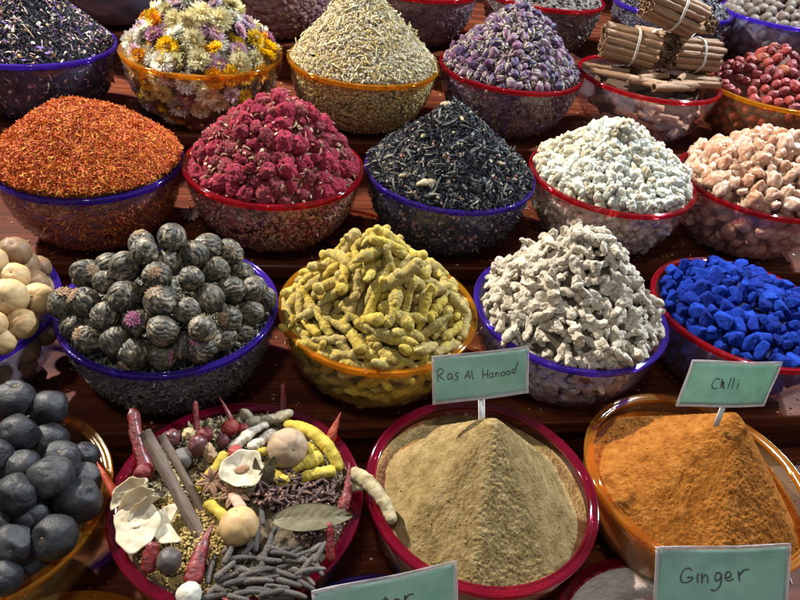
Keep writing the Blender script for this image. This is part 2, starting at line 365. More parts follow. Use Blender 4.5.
def dense_points(b, f, n, rng, rr=.93, nwall=0, sink=0., jit=.0015):
    Ri = b.R * rr; out = []
    a = rng.rand(n) * 2 * np.pi; r = Ri * np.sqrt(rng.rand(n)); X, Y = r * np.cos(a), r * np.sin(a)
    e = .003; Z = f(X, Y); gx = (f(X + e, Y) - f(X - e, Y)) / (2 * e); gy = (f(X, Y + e) - f(X, Y - e)) / (2 * e)
    N = np.stack([-gx, -gy, np.ones_like(gx)], -1); N /= np.linalg.norm(N, axis=1)[:, None]; J = rng.rand(n) * jit
    for i in range(n): out.append((np.array([X[i], Y[i], Z[i]]) + N[i] * (J[i] - sink), N[i], 0))
    for _ in range(nwall):
        dep = .003 + rng.rand() * (b.hb * .9); ph = -np.pi / 2 + (rng.rand() - .5) * 2 * (np.pi / 2 + .3)
        rw = r_in(dep, b.R, b.hb) - TH - .0018; out.append((np.array([rw * np.cos(ph), rw * np.sin(ph), -dep]), np.array([np.cos(ph), np.sin(ph), -.25]), 1))
    return out

# ------------------------------------------------------------------ fragment shapes
def tube(path, rad, nseg=10, caps=True, ell=1.):
    path = np.array(path, float); n = len(path); T = np.gradient(path, axis=0); T /= np.linalg.norm(T, axis=1)[:, None]
    U = np.zeros_like(T); u = np.cross(T[0], [0.13, .2, 1.]);
    if np.linalg.norm(u) < 1e-3: u = np.array([1., 0, 0])
    for i in range(n):
        u = u - T[i] * (u @ T[i]); u /= np.linalg.norm(u); U[i] = u
    W = np.cross(T, U); a = np.linspace(0, 2 * np.pi, nseg, endpoint=False); rad = np.broadcast_to(rad, (n,))
    V = (path[:, None] + rad[:, None, None] * (np.cos(a)[None, :, None] * U[:, None] + ell * np.sin(a)[None, :, None] * W[:, None])).reshape(-1, 3)
    i = np.arange(n - 1)[:, None]; j = np.arange(nseg)[None, :]; j2 = (j + 1) % nseg
    Q = np.stack([i * nseg + j, i * nseg + j2, (i + 1) * nseg + j2, (i + 1) * nseg + j], -1).reshape(-1, 4)
    if not caps: return V, Q
    c = len(V); V = np.vstack([V, path[0], path[-1]]); jj = np.arange(nseg)
    T1 = np.stack([np.full(nseg, c), (jj + 1) % nseg, jj], -1); T2 = np.stack([np.full(nseg, c + 1), (n - 1) * nseg + jj, (n - 1) * nseg + (jj + 1) % nseg], -1)
    return V, [Q, T1, T2]
def bez(P, n=24):
    P = [np.array(p, float) for p in P]; t = np.linspace(0, 1, n)[:, None]
    while len(P) > 1: P = [P[i] * (1 - t) + P[i + 1] * t for i in range(len(P) - 1)]
    return P[0]
def lump(sub, s, amp=.15, fr=1.8, seed=0, o=3):
    V, F = ico(sub); V = V * (1 + amp * fbm(V * fr + seed * 3.1, seed, o))[:, None]
    return V * np.array(s), F
def mk(name, p, mats, smooth=True):
    V, F, M, R = join(p); return mesh(name, V, F, M, mats, smooth, R)

def to_px(P):
    d = Vector(P) - CAM; z = d.dot(FW); return 400 + F_PX * d.dot(RT) / z, 300 - F_PX * d.dot(UP) / z
def single_out(objs, walls, name, group):
    """the pieces at the four ends of a heap get labels of their own"""
    c = [(o, to_px(o.matrix_world.translation)) for o, w_ in zip(objs, walls) if not w_ and o.matrix_world.translation.y < 9]
    if len(c) < 8: return
    what = name.replace('_', ' '); where = group.split(' in the ')[0] if group else what; done = set()
    for key, txt in ((lambda q: q[1][1], 'topmost %s, right at the peak of its heap: %s'), (lambda q: q[1][0], 'leftmost %s on the heap, at the rim: %s'), (lambda q: -q[1][0], 'rightmost %s on the heap, at the rim: %s'), (lambda q: -q[1][1], 'lowest %s at the front rim of the heap: %s')):
        c.sort(key=key); o, (u, v) = c[0]
        if o.name in done or not (4 < u < 796 and 4 < v < 596): continue
        done.add(o.name); o['label'] = txt % (what, where)
def place(name, meshes, pts, b, label, cat, group, orient='tangent', smin=.88, smax=1.12, cap=300, rng=None, parts=None, tilt=.35, stuff_label=None, elong=False):
    """one object per piece; past the cap the rest goes into one object"""
    key = lambda q: (q[2], q[0][1] - .6 * q[0][2])
    P = sorted(pts, key=key); one, rest = P[:cap], P[cap:]
    Ms = []
    for (p, n, wl) in P:
        s = random.uniform(smin, smax); loc = Vector(p) + Vector((b.x, b.y, b.z))
        if orient == 'random': M = rand_m(loc, s)
        else:
            nn = Vector(n) + Vector(rng.randn(3) * (tilt if not wl else tilt * .3)); M = frame_m(loc, nn, random.uniform(0, 6.28), Vector(rng.randn(3)), s)
        Ms.append(M)
    made = []
    for M in Ms[:cap]:
        me = random.choice(meshes); src = me if isinstance(me, tuple) else (me, [])
        o = link(name, src[0]); o.matrix_world = M
        tag(o, label, cat, group); made.append(o)
        for (pn, pm) in src[1]: c = link(pn, pm, o)
    single_out(made, [q[2] for q in P[:cap]], name, group)
    if rest:
        Vs, Fs, Mi, off = [], [], [], 0; mats = None
        for M in Ms[cap:]:
            me = random.choice(meshes); me = me[0] if isinstance(me, tuple) else me; mats = list(me.materials)
            n = len(me.vertices); V = np.empty(n * 3, np.float32); me.vertices.foreach_get('co', V); V = V.reshape(-1, 3)
            A = np.array(M); Vs.append(V @ A[:3, :3].T + A[:3, 3])
            fs = {}
            for pl in me.polygons: fs.setdefault(len(pl.vertices), []).append((tuple(pl.vertices), pl.material_index))
            for k, l in fs.items(): Fs.append(np.array([q[0] for q in l]) + off); Mi.append(np.array([q[1] for q in l]))
            off += n
        o = link(name, mesh(name, np.concatenate(Vs), Fs, Mi, mats)); tag(o, stuff_label or label, cat, kind='stuff')
    return one

R_ = lambda s: np.random.RandomState(s)

# ================================================================== back row: bud, leaf and nutmeg colours darkened to stand for shade
def seeds_proto(kind):
    if kind == 'flake':                       # a curled leaf fragment
        V = np.array([[-1, -.16, 0], [-.3, -.22, .22], [.4, -.18, .12], [1, -.05, -.08], [1, .06, .0], [.4, .2, .26], [-.3, .2, .38], [-1, .1, .1]]); F = np.array([[0, 1, 6, 7], [1, 2, 5, 6], [2, 3, 4, 5]]); return V, F
    if kind == 'thread':
        V, F = tube(bez([(-1, 0, 0), (-.3, .35, .3), (.4, -.4, .2), (1, .1, .1)], 5), [.09, .12, .12, .1, .03], 3, False); return V, F
    if kind == 'needle':
        V, F = tube(bez([(-1, 0, 0), (0, .25, .25), (1, -.05, 0)], 4), [.10, .16, .14, .05], 4, False); return V, F
    if kind == 'bud': return lump(1, (1, .8, .8), .1, 2, 1)
    if kind == 'chip': return lump(1, (1, .75, .3), .2, 2, 4)
def sc(p, k): return (p[0] * k, p[1])

m = mat('dark powder', [(.045, .04, .05), (.10, .09, .11)], 60, .9, .6, 600, .002)
f = heap_fn(BW['b0'], .07); core(BW['b0'], f, 0, m, 'spice_powder', 'heap of fine dark grey powder in the farthest left back bowl', 'powder')
# pale pink buds
m1 = mat('faded pink bud', [(.16, .11, .08), (.22, .11, .12), (.13, .05, .08), (.26, .20, .13)], 60, .7, .3, 300, src='attr', rw=.8)
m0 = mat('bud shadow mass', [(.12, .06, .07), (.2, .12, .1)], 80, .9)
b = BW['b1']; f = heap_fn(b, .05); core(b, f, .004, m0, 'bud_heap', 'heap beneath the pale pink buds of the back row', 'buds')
scatter_mesh(b, 'pale_buds', dense_points(b, f, 700, R_(1), nwall=1500), [sc(lump(2, (1.1, .8, .8), .12, 2, 1), .0075), sc(lump(2, (1.25, .7, .7), .12, 2, 2), .007)], m1, 'pale pink and cream dried buds seen through the yellow tinted bowl', 'buds', rng=R_(2), smooth=True)
m1 = mat('purple petal', [(.05, .02, .04), (.11, .05, .08), (.15, .10, .11), (.07, .025, .05)], 60, .8, .3, 300, src='attr', rw=.8)
b = BW['b2']; f = heap_fn(b, .05); core(b, f, .003, m0, 'petal_heap', 'heap beneath the purple petals of the back row', 'petals')
scatter_mesh(b, 'purple_petals', dense_points(b, f, 1500, R_(3), nwall=4500), [sc(seeds_proto('chip'), .005), sc(seeds_proto('flake'), .007)], m1, 'dried purple petals seen through the rose tinted back bowl', 'petals', rng=R_(4))
m1 = mat('mixed dark leaf', [(.03, .027, .03), (.10, .085, .075), (.19, .17, .15), (.05, .045, .05)], 60, .8, .3, 300, src='attr', rw=.8)
b = BW['b3']; f = heap_fn(b, .04); core(b, f, .003, m0, 'leaf_heap', 'heap beneath the mixed dark leaves of the back row', 'leaves')
scatter_mesh(b, 'dark_leaves', dense_points(b, f, 1300, R_(5), nwall=3000), [sc(seeds_proto('chip'), .006), sc(seeds_proto('flake'), .009)], m1, 'mixed dark leaf pieces filling the red rimmed back bowl', 'leaves', rng=R_(6))
m1 = mat('curled dark leaf', [(.02, .02, .03), (.07, .06, .08), (.16, .14, .14)], 60, .6, .3, 300, src='attr', rw=.8)
b = BW['b4']; f = heap_fn(b, .07); core(b, f, .003, m0, 'leaf_heap', 'heap beneath the curled dark leaves behind the cinnamon', 'leaves')
scatter_mesh(b, 'curled_leaves', dense_points(b, f, 2300, R_(7), nwall=2500), [sc(seeds_proto('needle'), .009), sc(seeds_proto('flake'), .010)], m1, 'curled dark leaves in the violet rimmed bowl behind the cinnamon bundles', 'leaves', rng=R_(8))
mn = mat('nutmeg shell', [(.06, .045, .035), (.12, .09, .07), (.09, .07, .06)], 40, .6, .5, 160, .001)
nut = [mesh('nutmeg', *lump(3, (.0135, .011, .011), .05, 2, k), mats=mn) for k in range(4)]
b = BW['b5']; f = heap_fn(b, .055); core(b, f, .012, m0, 'nutmeg_heap', 'heap beneath the nutmegs in the back row', 'nutmegs')
place('nutmeg', nut, heap_points(b, f, .021, .004, R_(9), walld=.022, ws=.0135), b, 'grey brown nutmeg in the violet rimmed bowl, farthest right in the back row', 'nutmeg', 'nutmegs in the back bowl', 'random', rng=R_(10))

# ================================================================== first full row
# black tea with petals
b = BW['petal']; f = heap_fn(b, .105, .95, seed=4)
mt = mat('black tea leaf', [(.010, .010, .014), (.028, .026, .036), (.055, .05, .065)], 60, .55, .3, 400, src='attr', rw=.7, spec=.25)
mtc = mat('black tea mass', [(.008, .008, .011), (.03, .027, .032)], 260, .7, .8, 500, .002)
core(b, f, .001, mtc, 'tea_heap', 'heap of black tea beneath the petals, top left bowl', 'tea')
NEED = [sc(seeds_proto('needle'), .006), sc(seeds_proto('needle'), .0075), sc(seeds_proto('flake'), .006)]
scatter_mesh(b, 'tea_leaves', dense_points(b, f, 9000, R_(11), nwall=1500), NEED, mt, 'twisted black tea leaves mixed with petals in the top left bowl', 'tea', rng=R_(12), tilt=.6)
mp = mat('tea petals', [(.62, .55, .42), (.75, .68, .52), (.35, .12, .30), (.12, .07, .36), (.60, .36, .33), (.50, .30, .10), (.68, .6, .5)], 20, .7, .2, 300, src='attr', rw=1)
scatter_mesh(b, 'tea_petals', dense_points(b, f, 1500, R_(13), nwall=260, jit=.004), [sc(seeds_proto('flake'), .0055), sc(seeds_proto('chip'), .0042), sc(seeds_proto('thread'), .006)], mp, 'cream, violet and pink petals scattered through the black tea, top left', 'petals', rng=R_(14), tilt=.6)
P = at(17, 103, b.z - .050); dx, dy = P.x - b.x, P.y - b.y; r = math.hypot(dx, dy); k = (r_in(.05, b.R) - .0195) / r
o = link('dried_lime', mesh('dried_lime', *lump(4, (.0165, .0165, .0155), .05, 1.5, 3), mats=mat('dark lime skin', [(.012, .012, .016), (.035, .035, .045)], 40, .5, .3)), loc=(b.x + dx * k, b.y + dy * k, P.z)); tag(o, 'dark round dried lime inside the bowl of petal tea at the top left', 'dried lime')
# a dark pebble like dried lime lying against the inside
# everlasting flowers
def flower_mesh(rings, name, mt_, seed, R=.018, closed=0.):
    r = R_(seed); parts = []; tot = len(rings)
    for k, (n, el, ln) in enumerate(rings):
        for j in range(n):
            a = (j + r.rand() * .5 + k * .37) / n * 2 * math.pi; e = math.radians(el + closed + r.randn() * 6); l = ln * (1 + r.randn() * .07); wd = l * .085 + .0003
            P = []
            for t, ww in ((0.08, .45), (.5, 1.), (.82, .8), (1, .04)):
                ee = e - .35 * (t - .5); rad = l * t * math.cos(ee); z = l * t * math.sin(ee)
                for sgn in (-1, 0, 1):
                    P.append((rad, sgn * wd * ww, z + (abs(sgn) * .22 * wd)))
            V = np.array(P); c, s_ = math.cos(a), math.sin(a); V = np.stack([V[:, 0] * c - V[:, 1] * s_, V[:, 0] * s_ + V[:, 1] * c, V[:, 2]], -1)
            F = np.array([[i * 3 + q, (i + 1) * 3 + q, (i + 1) * 3 + q + 1, i * 3 + q + 1] for i in range(3) for q in (0, 1)])
            parts.append((V, F, 0, (k + r.rand() * .9) / tot))
    V, F, M, Rn = join(parts); V *= R / .018
    return mesh(name, V, F, M, mt_, True, Rn)
RINGS = [(26, -6, .0178), (28, 10, .0182), (28, 24, .0172), (26, 38, .0155), (22, 52, .013), (18, 64, .0108)]
def petal_mat(name, outer, mid, inner):
    m, nt, out = new_mat(name); N = nt.nodes.new; L = nt.links.new
    a = N('ShaderNodeAttribute'); a.attribute_name = 'rnd'; oi = N('ShaderNodeObjectInfo')
    cr = N('ShaderNodeValToRGB'); e = cr.color_ramp.elements; e[0].color = c4(outer); e[1].color = c4(inner); q = e.new(.55); q.color = c4(mid); L(a.outputs['Fac'], cr.inputs[0])
    hs = N('ShaderNodeHueSaturation'); mr = N('ShaderNodeMapRange'); mr.inputs[3].default_value = .7; mr.inputs[4].default_value = 1.12; L(oi.outputs['Random'], mr.inputs[0]); L(mr.outputs[0], hs.inputs['Value']); L(cr.outputs[0], hs.inputs['Color'])
    d = N('ShaderNodeBsdfPrincipled'); L(hs.outputs[0], d.inputs['Base Color']); d.inputs['Roughness'].default_value = .5; setv(d, 'Specular IOR Level', .3)
    t = N('ShaderNodeBsdfTranslucent'); L(hs.outputs[0], t.inputs[0]); mx = N('ShaderNodeMixShader'); mx.inputs[0].default_value = .3; L(d.outputs[0], mx.inputs[1]); L(t.outputs[0], mx.inputs[2]); L(mx.outputs[0], out.inputs[0]); return m
FC = {'white': ((.80, .77, .64), (.85, .82, .72), (.66, .56, .32)), 'yellow': ((.86, .62, .02), (.88, .56, .01), (.62, .30, .02)), 'pink': ((.80, .58, .68), (.74, .45, .56), (.72, .48, .26)),
      'purple': ((.42, .16, .30), (.50, .24, .36), (.55, .38, .2)), 'cream': ((.78, .70, .36), (.82, .74, .44), (.66, .55, .22)), 'lilac': ((.80, .72, .80), (.68, .50, .66), (.62, .44, .25)), 'orange': ((.86, .44, .02), (.84, .36, .01), (.5, .2, .02))}
mc = mat('flower heart', [(.40, .26, .07), (.60, .46, .2)], 300, .8, .6, 900)
FL = {}
for k, c in FC.items():
    pm = petal_mat(k + ' petals', *c)
    FL[k] = [(flower_mesh(RINGS, 'flower_head', pm, i + 10, closed=cl), [('flower_heart', mk('flower_heart', [(lump(2, (.0040, .0040, .0040), .12, 5, i)[0] + np.array([0, 0, .0070]), ico(2)[1])], mc))]) for i, cl in enumerate((2, 14, 26))]
b = BW['flower']; f = heap_fn(b, .118, .9, base=.0, wob=.1, seed=2, rr=.93)
mdk = mat('dry flower mass', [(.05, .03, .02), (.12, .08, .05), (.1, .05, .06)], 120, .9, .8, 300)
core(b, f, .016, mdk, 'flower_heap', 'dry flower mass beneath the everlasting flower heads', 'flowers')
pts = heap_points(b, f, .0235, .008, R_(15), walld=.022, ws=.009); pts += [(p - n * .010, n, 0) for p, n, w_ in heap_points(b, f, .023, .008, R_(16), wall=False)]
kinds = ['white'] * 7 + ['yellow'] * 4 + ['pink'] * 3 + ['purple'] * 1 + ['cream'] * 6 + ['lilac'] * 3 + ['orange']
names = {'white': 'white', 'yellow': 'bright yellow', 'pink': 'pale pink', 'purple': 'dull purple', 'cream': 'cream yellow', 'lilac': 'lilac white', 'orange': 'orange yellow'}
rg = R_(17)
groups = {}
for q in pts: groups.setdefault(kinds[rg.randint(len(kinds))], []).append(q)
for k, q in groups.items():
    place('everlasting_flower', FL[k], q, b, '%s papery everlasting flower in the yellow rimmed bowl' % names[k], 'flower', names[k] + ' everlasting flowers in the bowl', rng=rg, tilt=.45, smin=.75, smax=1.22)
# chamomile
b = BW['cham']; f = heap_fn(b, .128, .88, cx=-.012, seed=5, wob=.05)
mch = mat('chamomile', [(.25, .20, .12), (.46, .39, .26), (.60, .53, .39), (.17, .14, .08), (.50, .35, .09), (.54, .47, .34)], 40, .85, .3, 700, src='attr', rw=.9)
mcc = mat('chamomile mass', [(.06, .05, .025), (.18, .15, .08), (.3, .26, .16)], 330, .95, 1, 500, .003)
core(b, f, .002, mcc, 'chamomile_heap', 'heap of chamomile beneath the loose heads', 'chamomile')
h1 = join([(lump(1, (.0027, .0027, .0024), .15, 3, 1)[0], ico(1)[1])] + [(np.array([[.002 * math.cos(a), .002 * math.sin(a), 0], [.0042 * math.cos(a + .25), .0042 * math.sin(a + .25), -.0016], [.0042 * math.cos(a - .25), .0042 * math.sin(a - .25), -.0016]]), np.array([[0, 1, 2]])) for a in np.arange(6) * 1.047])
CH = [(h1[0], h1[1]), (h1[0] * .85, h1[1]), sc(seeds_proto('bud'), .0024), sc(seeds_proto('chip'), .0027)]
scatter_mesh(b, 'chamomile_heads', dense_points(b, f, 15000, R_(18), nwall=5000, jit=.003), CH, mch, 'tiny cream chamomile heads heaped in the yellow rimmed bowl', 'chamomile', rng=R_(19), tilt=.5)
mst = mat('chamomile stalk', [(.42, .36, .18), (.58, .52, .32)], 40, .85, .2, src='attr', rw=.9)
scatter_mesh(b, 'chamomile_stalks', dense_points(b, f, 520, R_(20), nwall=80, jit=.005), [sc(seeds_proto('thread'), .0075), sc(seeds_proto('thread'), .011)], mst, 'thin dry stalks sticking out of the chamomile heap', 'stalks', rng=R_(21), tilt=.5)
# rosebuds
def rosebud(seed):
    V, F = ico(3); z = V[:, 2]; a = np.arctan2(V[:, 1], V[:, 0]); r = np.hypot(V[:, 0], V[:, 1])
    sw = a + z * 1.9; k = 1 + .20 * np.abs(np.sin(sw * 2.0 + seed)) * (r ** .5) + .05 * np.sin(sw * 7) + .06 * fbm(V * 3, seed); prof = 1 - .55 * np.clip(z, 0, 1) ** 1.3
    W = V * k[:, None]; W[:, 0] *= prof; W[:, 1] *= prof; W[:, 2] *= 1.55; W *= .0066; W[:, 2] += .004
    parts = [(W, F, 0, 0.)]
    for j in range(5):
        an = j / 5 * 6.283 + seed; P = bez([(0, 0, -.0055), (.006 * math.cos(an), .006 * math.sin(an), -.004), (.0078 * math.cos(an + .2), .0078 * math.sin(an + .2), .006)], 6)
        T = tube(P, [.0012, .0024, .0024, .0019, .0012, .0003], 6); parts.append((T[0], T[1], 1, 0.))
    parts.append((*tube([(0, 0, -.011), (.0006, 0, -.008), (0, 0, -.0045)], [.0008, .001, .0026], 6), 1, 0.))
    return mk('rosebud', parts, [mrb, mse])
mrb = mat('purple rosebud', [(.014, .009, .035), (.04, .022, .085), (.12, .03, .085), (.035, .026, .08), (.17, .06, .12), (.22, .17, .20)], 90, .55, .4, 300, .001, rw=.8)
mse = mat('rosebud sepal', [(.16, .13, .10), (.38, .34, .26), (.22, .17, .16)], 90, .7, .3)
b = BW['rosebud']; f = heap_fn(b, .122, .92, seed=6, cx=.0)
RBm = [rosebud(k) for k in range(6)]
core(b, f, .009, mat('rosebud mass', [(.03, .018, .035), (.12, .08, .10)], 200, .9, .8), 'rosebud_heap', 'dark heap beneath the purple rosebuds', 'rosebuds')
pts = heap_points(b, f, .0118, .001, R_(22), walld=.014, ws=.0105)
place('rosebud', RBm, pts, b, 'small purple dried rosebud in the red rimmed bowl', 'rosebud', 'rosebuds heaped in the red rimmed bowl', 'random', rng=R_(23), smin=.75, smax=1.2, stuff_label='purple rosebuds low on the heap and behind the red rimmed bowl wall')
scatter_mesh(b, 'rosebud_crumbs', dense_points(b, f, 2600, R_(24), nwall=1500, jit=.0045, sink=.001), [sc(seeds_proto('flake'), .0055), sc(seeds_proto('chip'), .004), sc(seeds_proto('thread'), .006)], mat('rosebud crumb', [(.06, .03, .10), (.22, .18, .13), (.12, .05, .12), (.34, .30, .22)], 30, .8, .2, src='attr', rw=1), 'broken petals and pale sepals among the purple rosebuds', 'petals', rng=R_(25), tilt=.7)
# cinnamon
mci = mat('cinnamon bark', [(.12, .06, .03), (.24, .13, .07), (.33, .20, .115), (.18, .095, .05)], 26, .75, .5, 120, .0006, rw=.35, stretch=(1, 7, 7))
mstr = mat('white string', [(.75, .73, .66), (.62, .6, .52)], 300, .9, .4, 900)
def quill(L_, r, seed, name='quill', m_=None):
    n = 40; r_ = R_(seed); tmax = 5.2; t = np.linspace(-tmax, tmax, n); cx = []
    for s_ in t:      # two edges curling inwards
        a = s_ * .62; rad = r * (1 - .42 * max(0, abs(s_) - 2.6) / 2.6)
        cx.append((math.sin(a) * rad * (1 if abs(s_) < 4.9 else .98), r - math.cos(a) * rad - r))
    cx = np.array(cx); T = np.gradient(cx, axis=0); Nn = np.stack([-T[:, 1], T[:, 0]], -1); Nn /= np.linalg.norm(Nn, axis=1)[:, None]
    loop = np.vstack([cx, (cx + Nn * .0011)[::-1]]); k = len(loop); xs = np.linspace(-L_ / 2, L_ / 2, 14); V = []
    for i, x in enumerate(xs):
        wv = 1 + .05 * math.sin(i * 1.3 + seed) + .03 * r_.randn(); V.append(np.stack([np.full(k, x) + (r_.randn(k) * .0006 if i in (0, 13) else 0), loop[:, 0] * wv, loop[:, 1] * wv], -1))
    V = np.concatenate(V); V = V + .00035 * fbm(V * 300, seed)[:, None] * np.sign(V) * np.array([0, 1, 1])
    i = np.arange(13)[:, None]; j = np.arange(k)[None]; j2 = (j + 1) % k; Q = np.stack([i * k + j, i * k + j2, (i + 1) * k + j2, (i + 1) * k + j], -1).reshape(-1, 4)
    h = k // 2; jj = np.arange(h - 1); E1 = np.stack([jj, jj + 1, k - 2 - jj, k - 1 - jj], -1); E2 = E1[:, ::-1] + 13 * k
    return mesh(name, V, [Q, np.vstack([E1, E2])], mats=m_ or mci)
QM = [quill(.088 + .006 * math.sin(k * 3), .0058 + .001 * math.sin(k * 2.1), k) for k in range(5)]
QS = [quill(.10, .0068, 21), quill(.085, .006, 22), quill(.07, .0075, 23)]
def bundle(loc, ax, up, label, n=13, s=1.):
    M = Matrix.Translation(loc) @ Matrix([list(v) for v in zip(Vector(ax).normalized(), Vector(up).cross(Vector(ax)).normalized(), Vector(ax).normalized().cross(Vector(up).cross(Vector(ax)).normalized()))]).to_4x4() @ Matrix.Diagonal((s, s, s, 1))
    o = tag(link('cinnamon_bundle', None), label, 'cinnamon bundle', 'tied bundles of cinnamon sticks'); o.matrix_world = M
    pos = [(0, 0)] + [(.0122 * math.cos(a), .0122 * math.sin(a)) for a in np.arange(6) * 1.047] + [(.0235 * math.cos(a), .0235 * math.sin(a)) for a in np.arange(12) * .5236 + .2]
    for k, (y, z) in enumerate(pos[:n]):
        q = link('quill', QM[k % 5], o); q.location = (random.uniform(-.004, .004), y * .96, z * .9); q.rotation_euler = (random.uniform(0, 6.28), random.uniform(-.02, .02), random.uniform(-.025, .025))
    rr = .0305 if n > 13 else .0262
    parts = []
    for sh in (-.0012, .0012):
        a = np.linspace(0, 2 * math.pi, 50); P = np.stack([.004 + sh + .0012 * np.sin(a * 2), (rr + .0008 * np.sin(6 * a)) * np.cos(a), (rr * .94 + .0008 * np.cos(6 * a)) * np.sin(a)], -1)
        T = tube(P, .0008, 6, False); parts.append((T[0], T[1], 0, 0))
    link('string', mk('string', parts, mstr), o); return o
b = BW['cinn']; zc = b.z
f = heap_fn(b, .02)
core(b, f, .030, mat('bark crumb mass', [(.05, .03, .02), (.14, .08, .05)], 160, .9, .8), 'bark_heap', 'bark crumbs at the bottom of the cinnamon bowl', 'bark')
bz = lambda x, y, z: (b.x + x, b.y + y, zc + z)
bundle(bz(-.055, .0, .052), (1, -.22, -.12), (0, 0, 1), 'tied cinnamon bundle on the left of the bowl, white string round it', 19, 1.15)
bundle(bz(.070, -.004, .046), (1, .10, -.06), (0, 0, 1), 'tied cinnamon bundle on the right side of the bowl', 19, 1.1)
bundle(bz(.006, .0, .118), (1, -.12, -.30), (.1, 0, 1), 'topmost tied cinnamon bundle, tilted across the other bundles', 19, 1.18)
bundle(bz(.014, .038, .046), (.45, -1, .12), (0, 0, 1), 'cinnamon bundle showing its dark hollow ends in the middle', 19, 1.1)
bundle(bz(.088, .075, .085), (.4, -1, .2), (0, 0, 1), 'small cinnamon bundle behind the right one with its ends facing forward', 7, 1.1)
k = 0
for (x, y, z, a, tl, q) in [(-.085, -.045, .012, -.55, -.03, 0), (-.062, -.062, .011, -.75, -.05, 1), (-.04, -.075, .012, -.35, .02, 2), (.004, -.088, .010, .32, .06, 0), (.03, -.078, .012, .25, .05, 1), (.056, -.07, .012, .04, 0, 0), (.082, -.035, .012, -.15, .02, 2),
                            (-.02, -.05, .015, .5, .05, 1), (.05, -.03, .016, .9, 0, 0), (-.095, -.01, .012, -.3, 0, 1), (.098, -.015, .010, -.9, 0, 2)]:
    o = link('cinnamon_stick', QS[q], loc=bz(x, y, z)); o.rotation_euler = (random.uniform(0, 6), tl, a)
    tag(o, 'loose curled cinnamon stick lying at the foot of the bundles', 'cinnamon stick', 'loose cinnamon sticks in the bowl')
rg = R_(31)
for i in range(26):
    ph = -math.pi / 2 + rg.uniform(-1.5, 1.5); d = rg.uniform(.02, .075); r0 = r_in(d, b.R) - .0115
    o = link('cinnamon_stick', QS[rg.randint(3)], loc=(b.x + r0 * math.cos(ph) * .92, b.y + r0 * math.sin(ph) * .92, zc - d)); o.rotation_euler = (rg.uniform(0, 6), rg.uniform(-.5, .5), ph + math.pi / 2 + rg.uniform(-.3, .3)); o.scale = (.62, .9, .9)
    tag(o, 'cinnamon stick seen through the rose tinted side of its bowl', 'cinnamon stick', 'cinnamon sticks inside the bowl')
# red berries
mb_ = mat('wrinkled red berry', [(.07, .012, .015), (.22, .02, .022), (.30, .045, .035), (.13, .012, .02), (.34, .10, .03)], 50, .5, .8, 140, .0012, rw=.8, coat=.0, spec=.35)
def wrinkled(seed, s, amp=.10, fr=6, sub=4, name='berry', m_=None):
    V, F = ico(sub); n = fbm(V * 1.4 + seed, seed, 2); rdg = np.abs(fbm(V * np.array([fr, fr, fr * .45]) + seed * 2, seed + 5, 2))
    V = V * (1 + .09 * n - amp * (1 - np.clip(rdg * 3, 0, 1)))[:, None]; return mesh(name, V * np.array(s), F, mats=m_)
BM = [wrinkled(k, (.0092, .0086, .0116), .15, 2.6, 4, 'red_berry', mb_) for k in range(6)]
b = BW['berry']; f = heap_fn(b, .088, .85, seed=8, cx=-.02); core(b, f, .010, mat('berry mass', [(.06, .012, .01), (.15, .04, .02)], 100, .8), 'berry_heap', 'heap beneath the wrinkled red berries', 'berries')
place('red_berry', BM, heap_points(b, f, .0158, .005, R_(32), walld=.018, ws=.0115), b, 'wrinkled glossy red berry in the yellow rimmed bowl at the right edge', 'berry', 'wrinkled red berries in the bowl', 'random', rng=R_(33), smin=.85, smax=1.15)

# ================================================================== second row
# safflower
b = BW['saff']; f = heap_fn(b, .087, .80, base=-.004, cx=-.012, seed=9, wob=.07, rr=.93, soft=.22)
ms = mat('safflower thread', [(.22, .018, .006), (.48, .065, .008), (.62, .14, .011), (.34, .035, .008), (.70, .30, .03), (.54, .10, .010)], 30, .7, .2, 400, src='attr', rw=1)
msc = mat('safflower mass', [(.10, .02, .005), (.34, .09, .015), (.45, .18, .03)], 300, .95, 1, 500, .003)
core(b, f, .0015, msc, 'safflower_heap', 'heap beneath the orange safflower threads', 'safflower')
TH_ = [sc(seeds_proto('thread'), .0062), sc(seeds_proto('thread'), .0048), sc(seeds_proto('needle'), .005), sc(seeds_proto('flake'), .005)]
scatter_mesh(b, 'safflower_threads', dense_points(b, f, 23000, R_(34), nwall=4500, jit=.0035, rr=.953), TH_, ms, 'fine orange and red safflower threads heaped in the violet rimmed bowl', 'safflower', rng=R_(35), tilt=.8, smin=.7, smax=1.2)
# crimson florets
mfl = mat('crimson floret', [(.09, .010, .016), (.30, .016, .042), (.44, .034, .072), (.20, .014, .032), (.42, .11, .10), (.50, .06, .11)], 110, .95, 1, 420, .0022, rw=.5)
mfs = mat('dry sepal', [(.16, .10, .07), (.32, .22, .15), (.14, .05, .05)], 90, .9, .5)
def floret(seed):
    V, F = ico(5); g = 1 + .22 * fbm(V * 1.5 + seed, seed, 2); c = worley(V * 3.1 + seed * 1.7, seed); c2 = worley(V * 10 + seed, seed + 3)
    r = g * (1 + .20 * (.55 - c)) + .12 * (.5 - c2) + .06 * fbm(V * 24, seed); V = V * r[:, None] * np.array([.0158, .0140, .0120])
    parts = [(V, F, 0, 0.)]; rr_ = R_(seed + 90)
    for j in range(rr_.randint(0, 4)):
        a = rr_.rand() * 6.28; P = bez([(0, 0, -.008), (.010 * math.cos(a), .010 * math.sin(a), -.012), (.016 * math.cos(a), .016 * math.sin(a), -.006)], 5); T = tube(P, [.0016, .0022, .002, .0015, .0005], 5); parts.append((T[0], T[1], 1, 0.))
    return mk('floret', parts, [mfl, mfs])
FM = [floret(k) for k in range(8)]
b = BW['floret']; f = heap_fn(b, .116, .84, base=.0, seed=10, wob=.14, rr=.87)
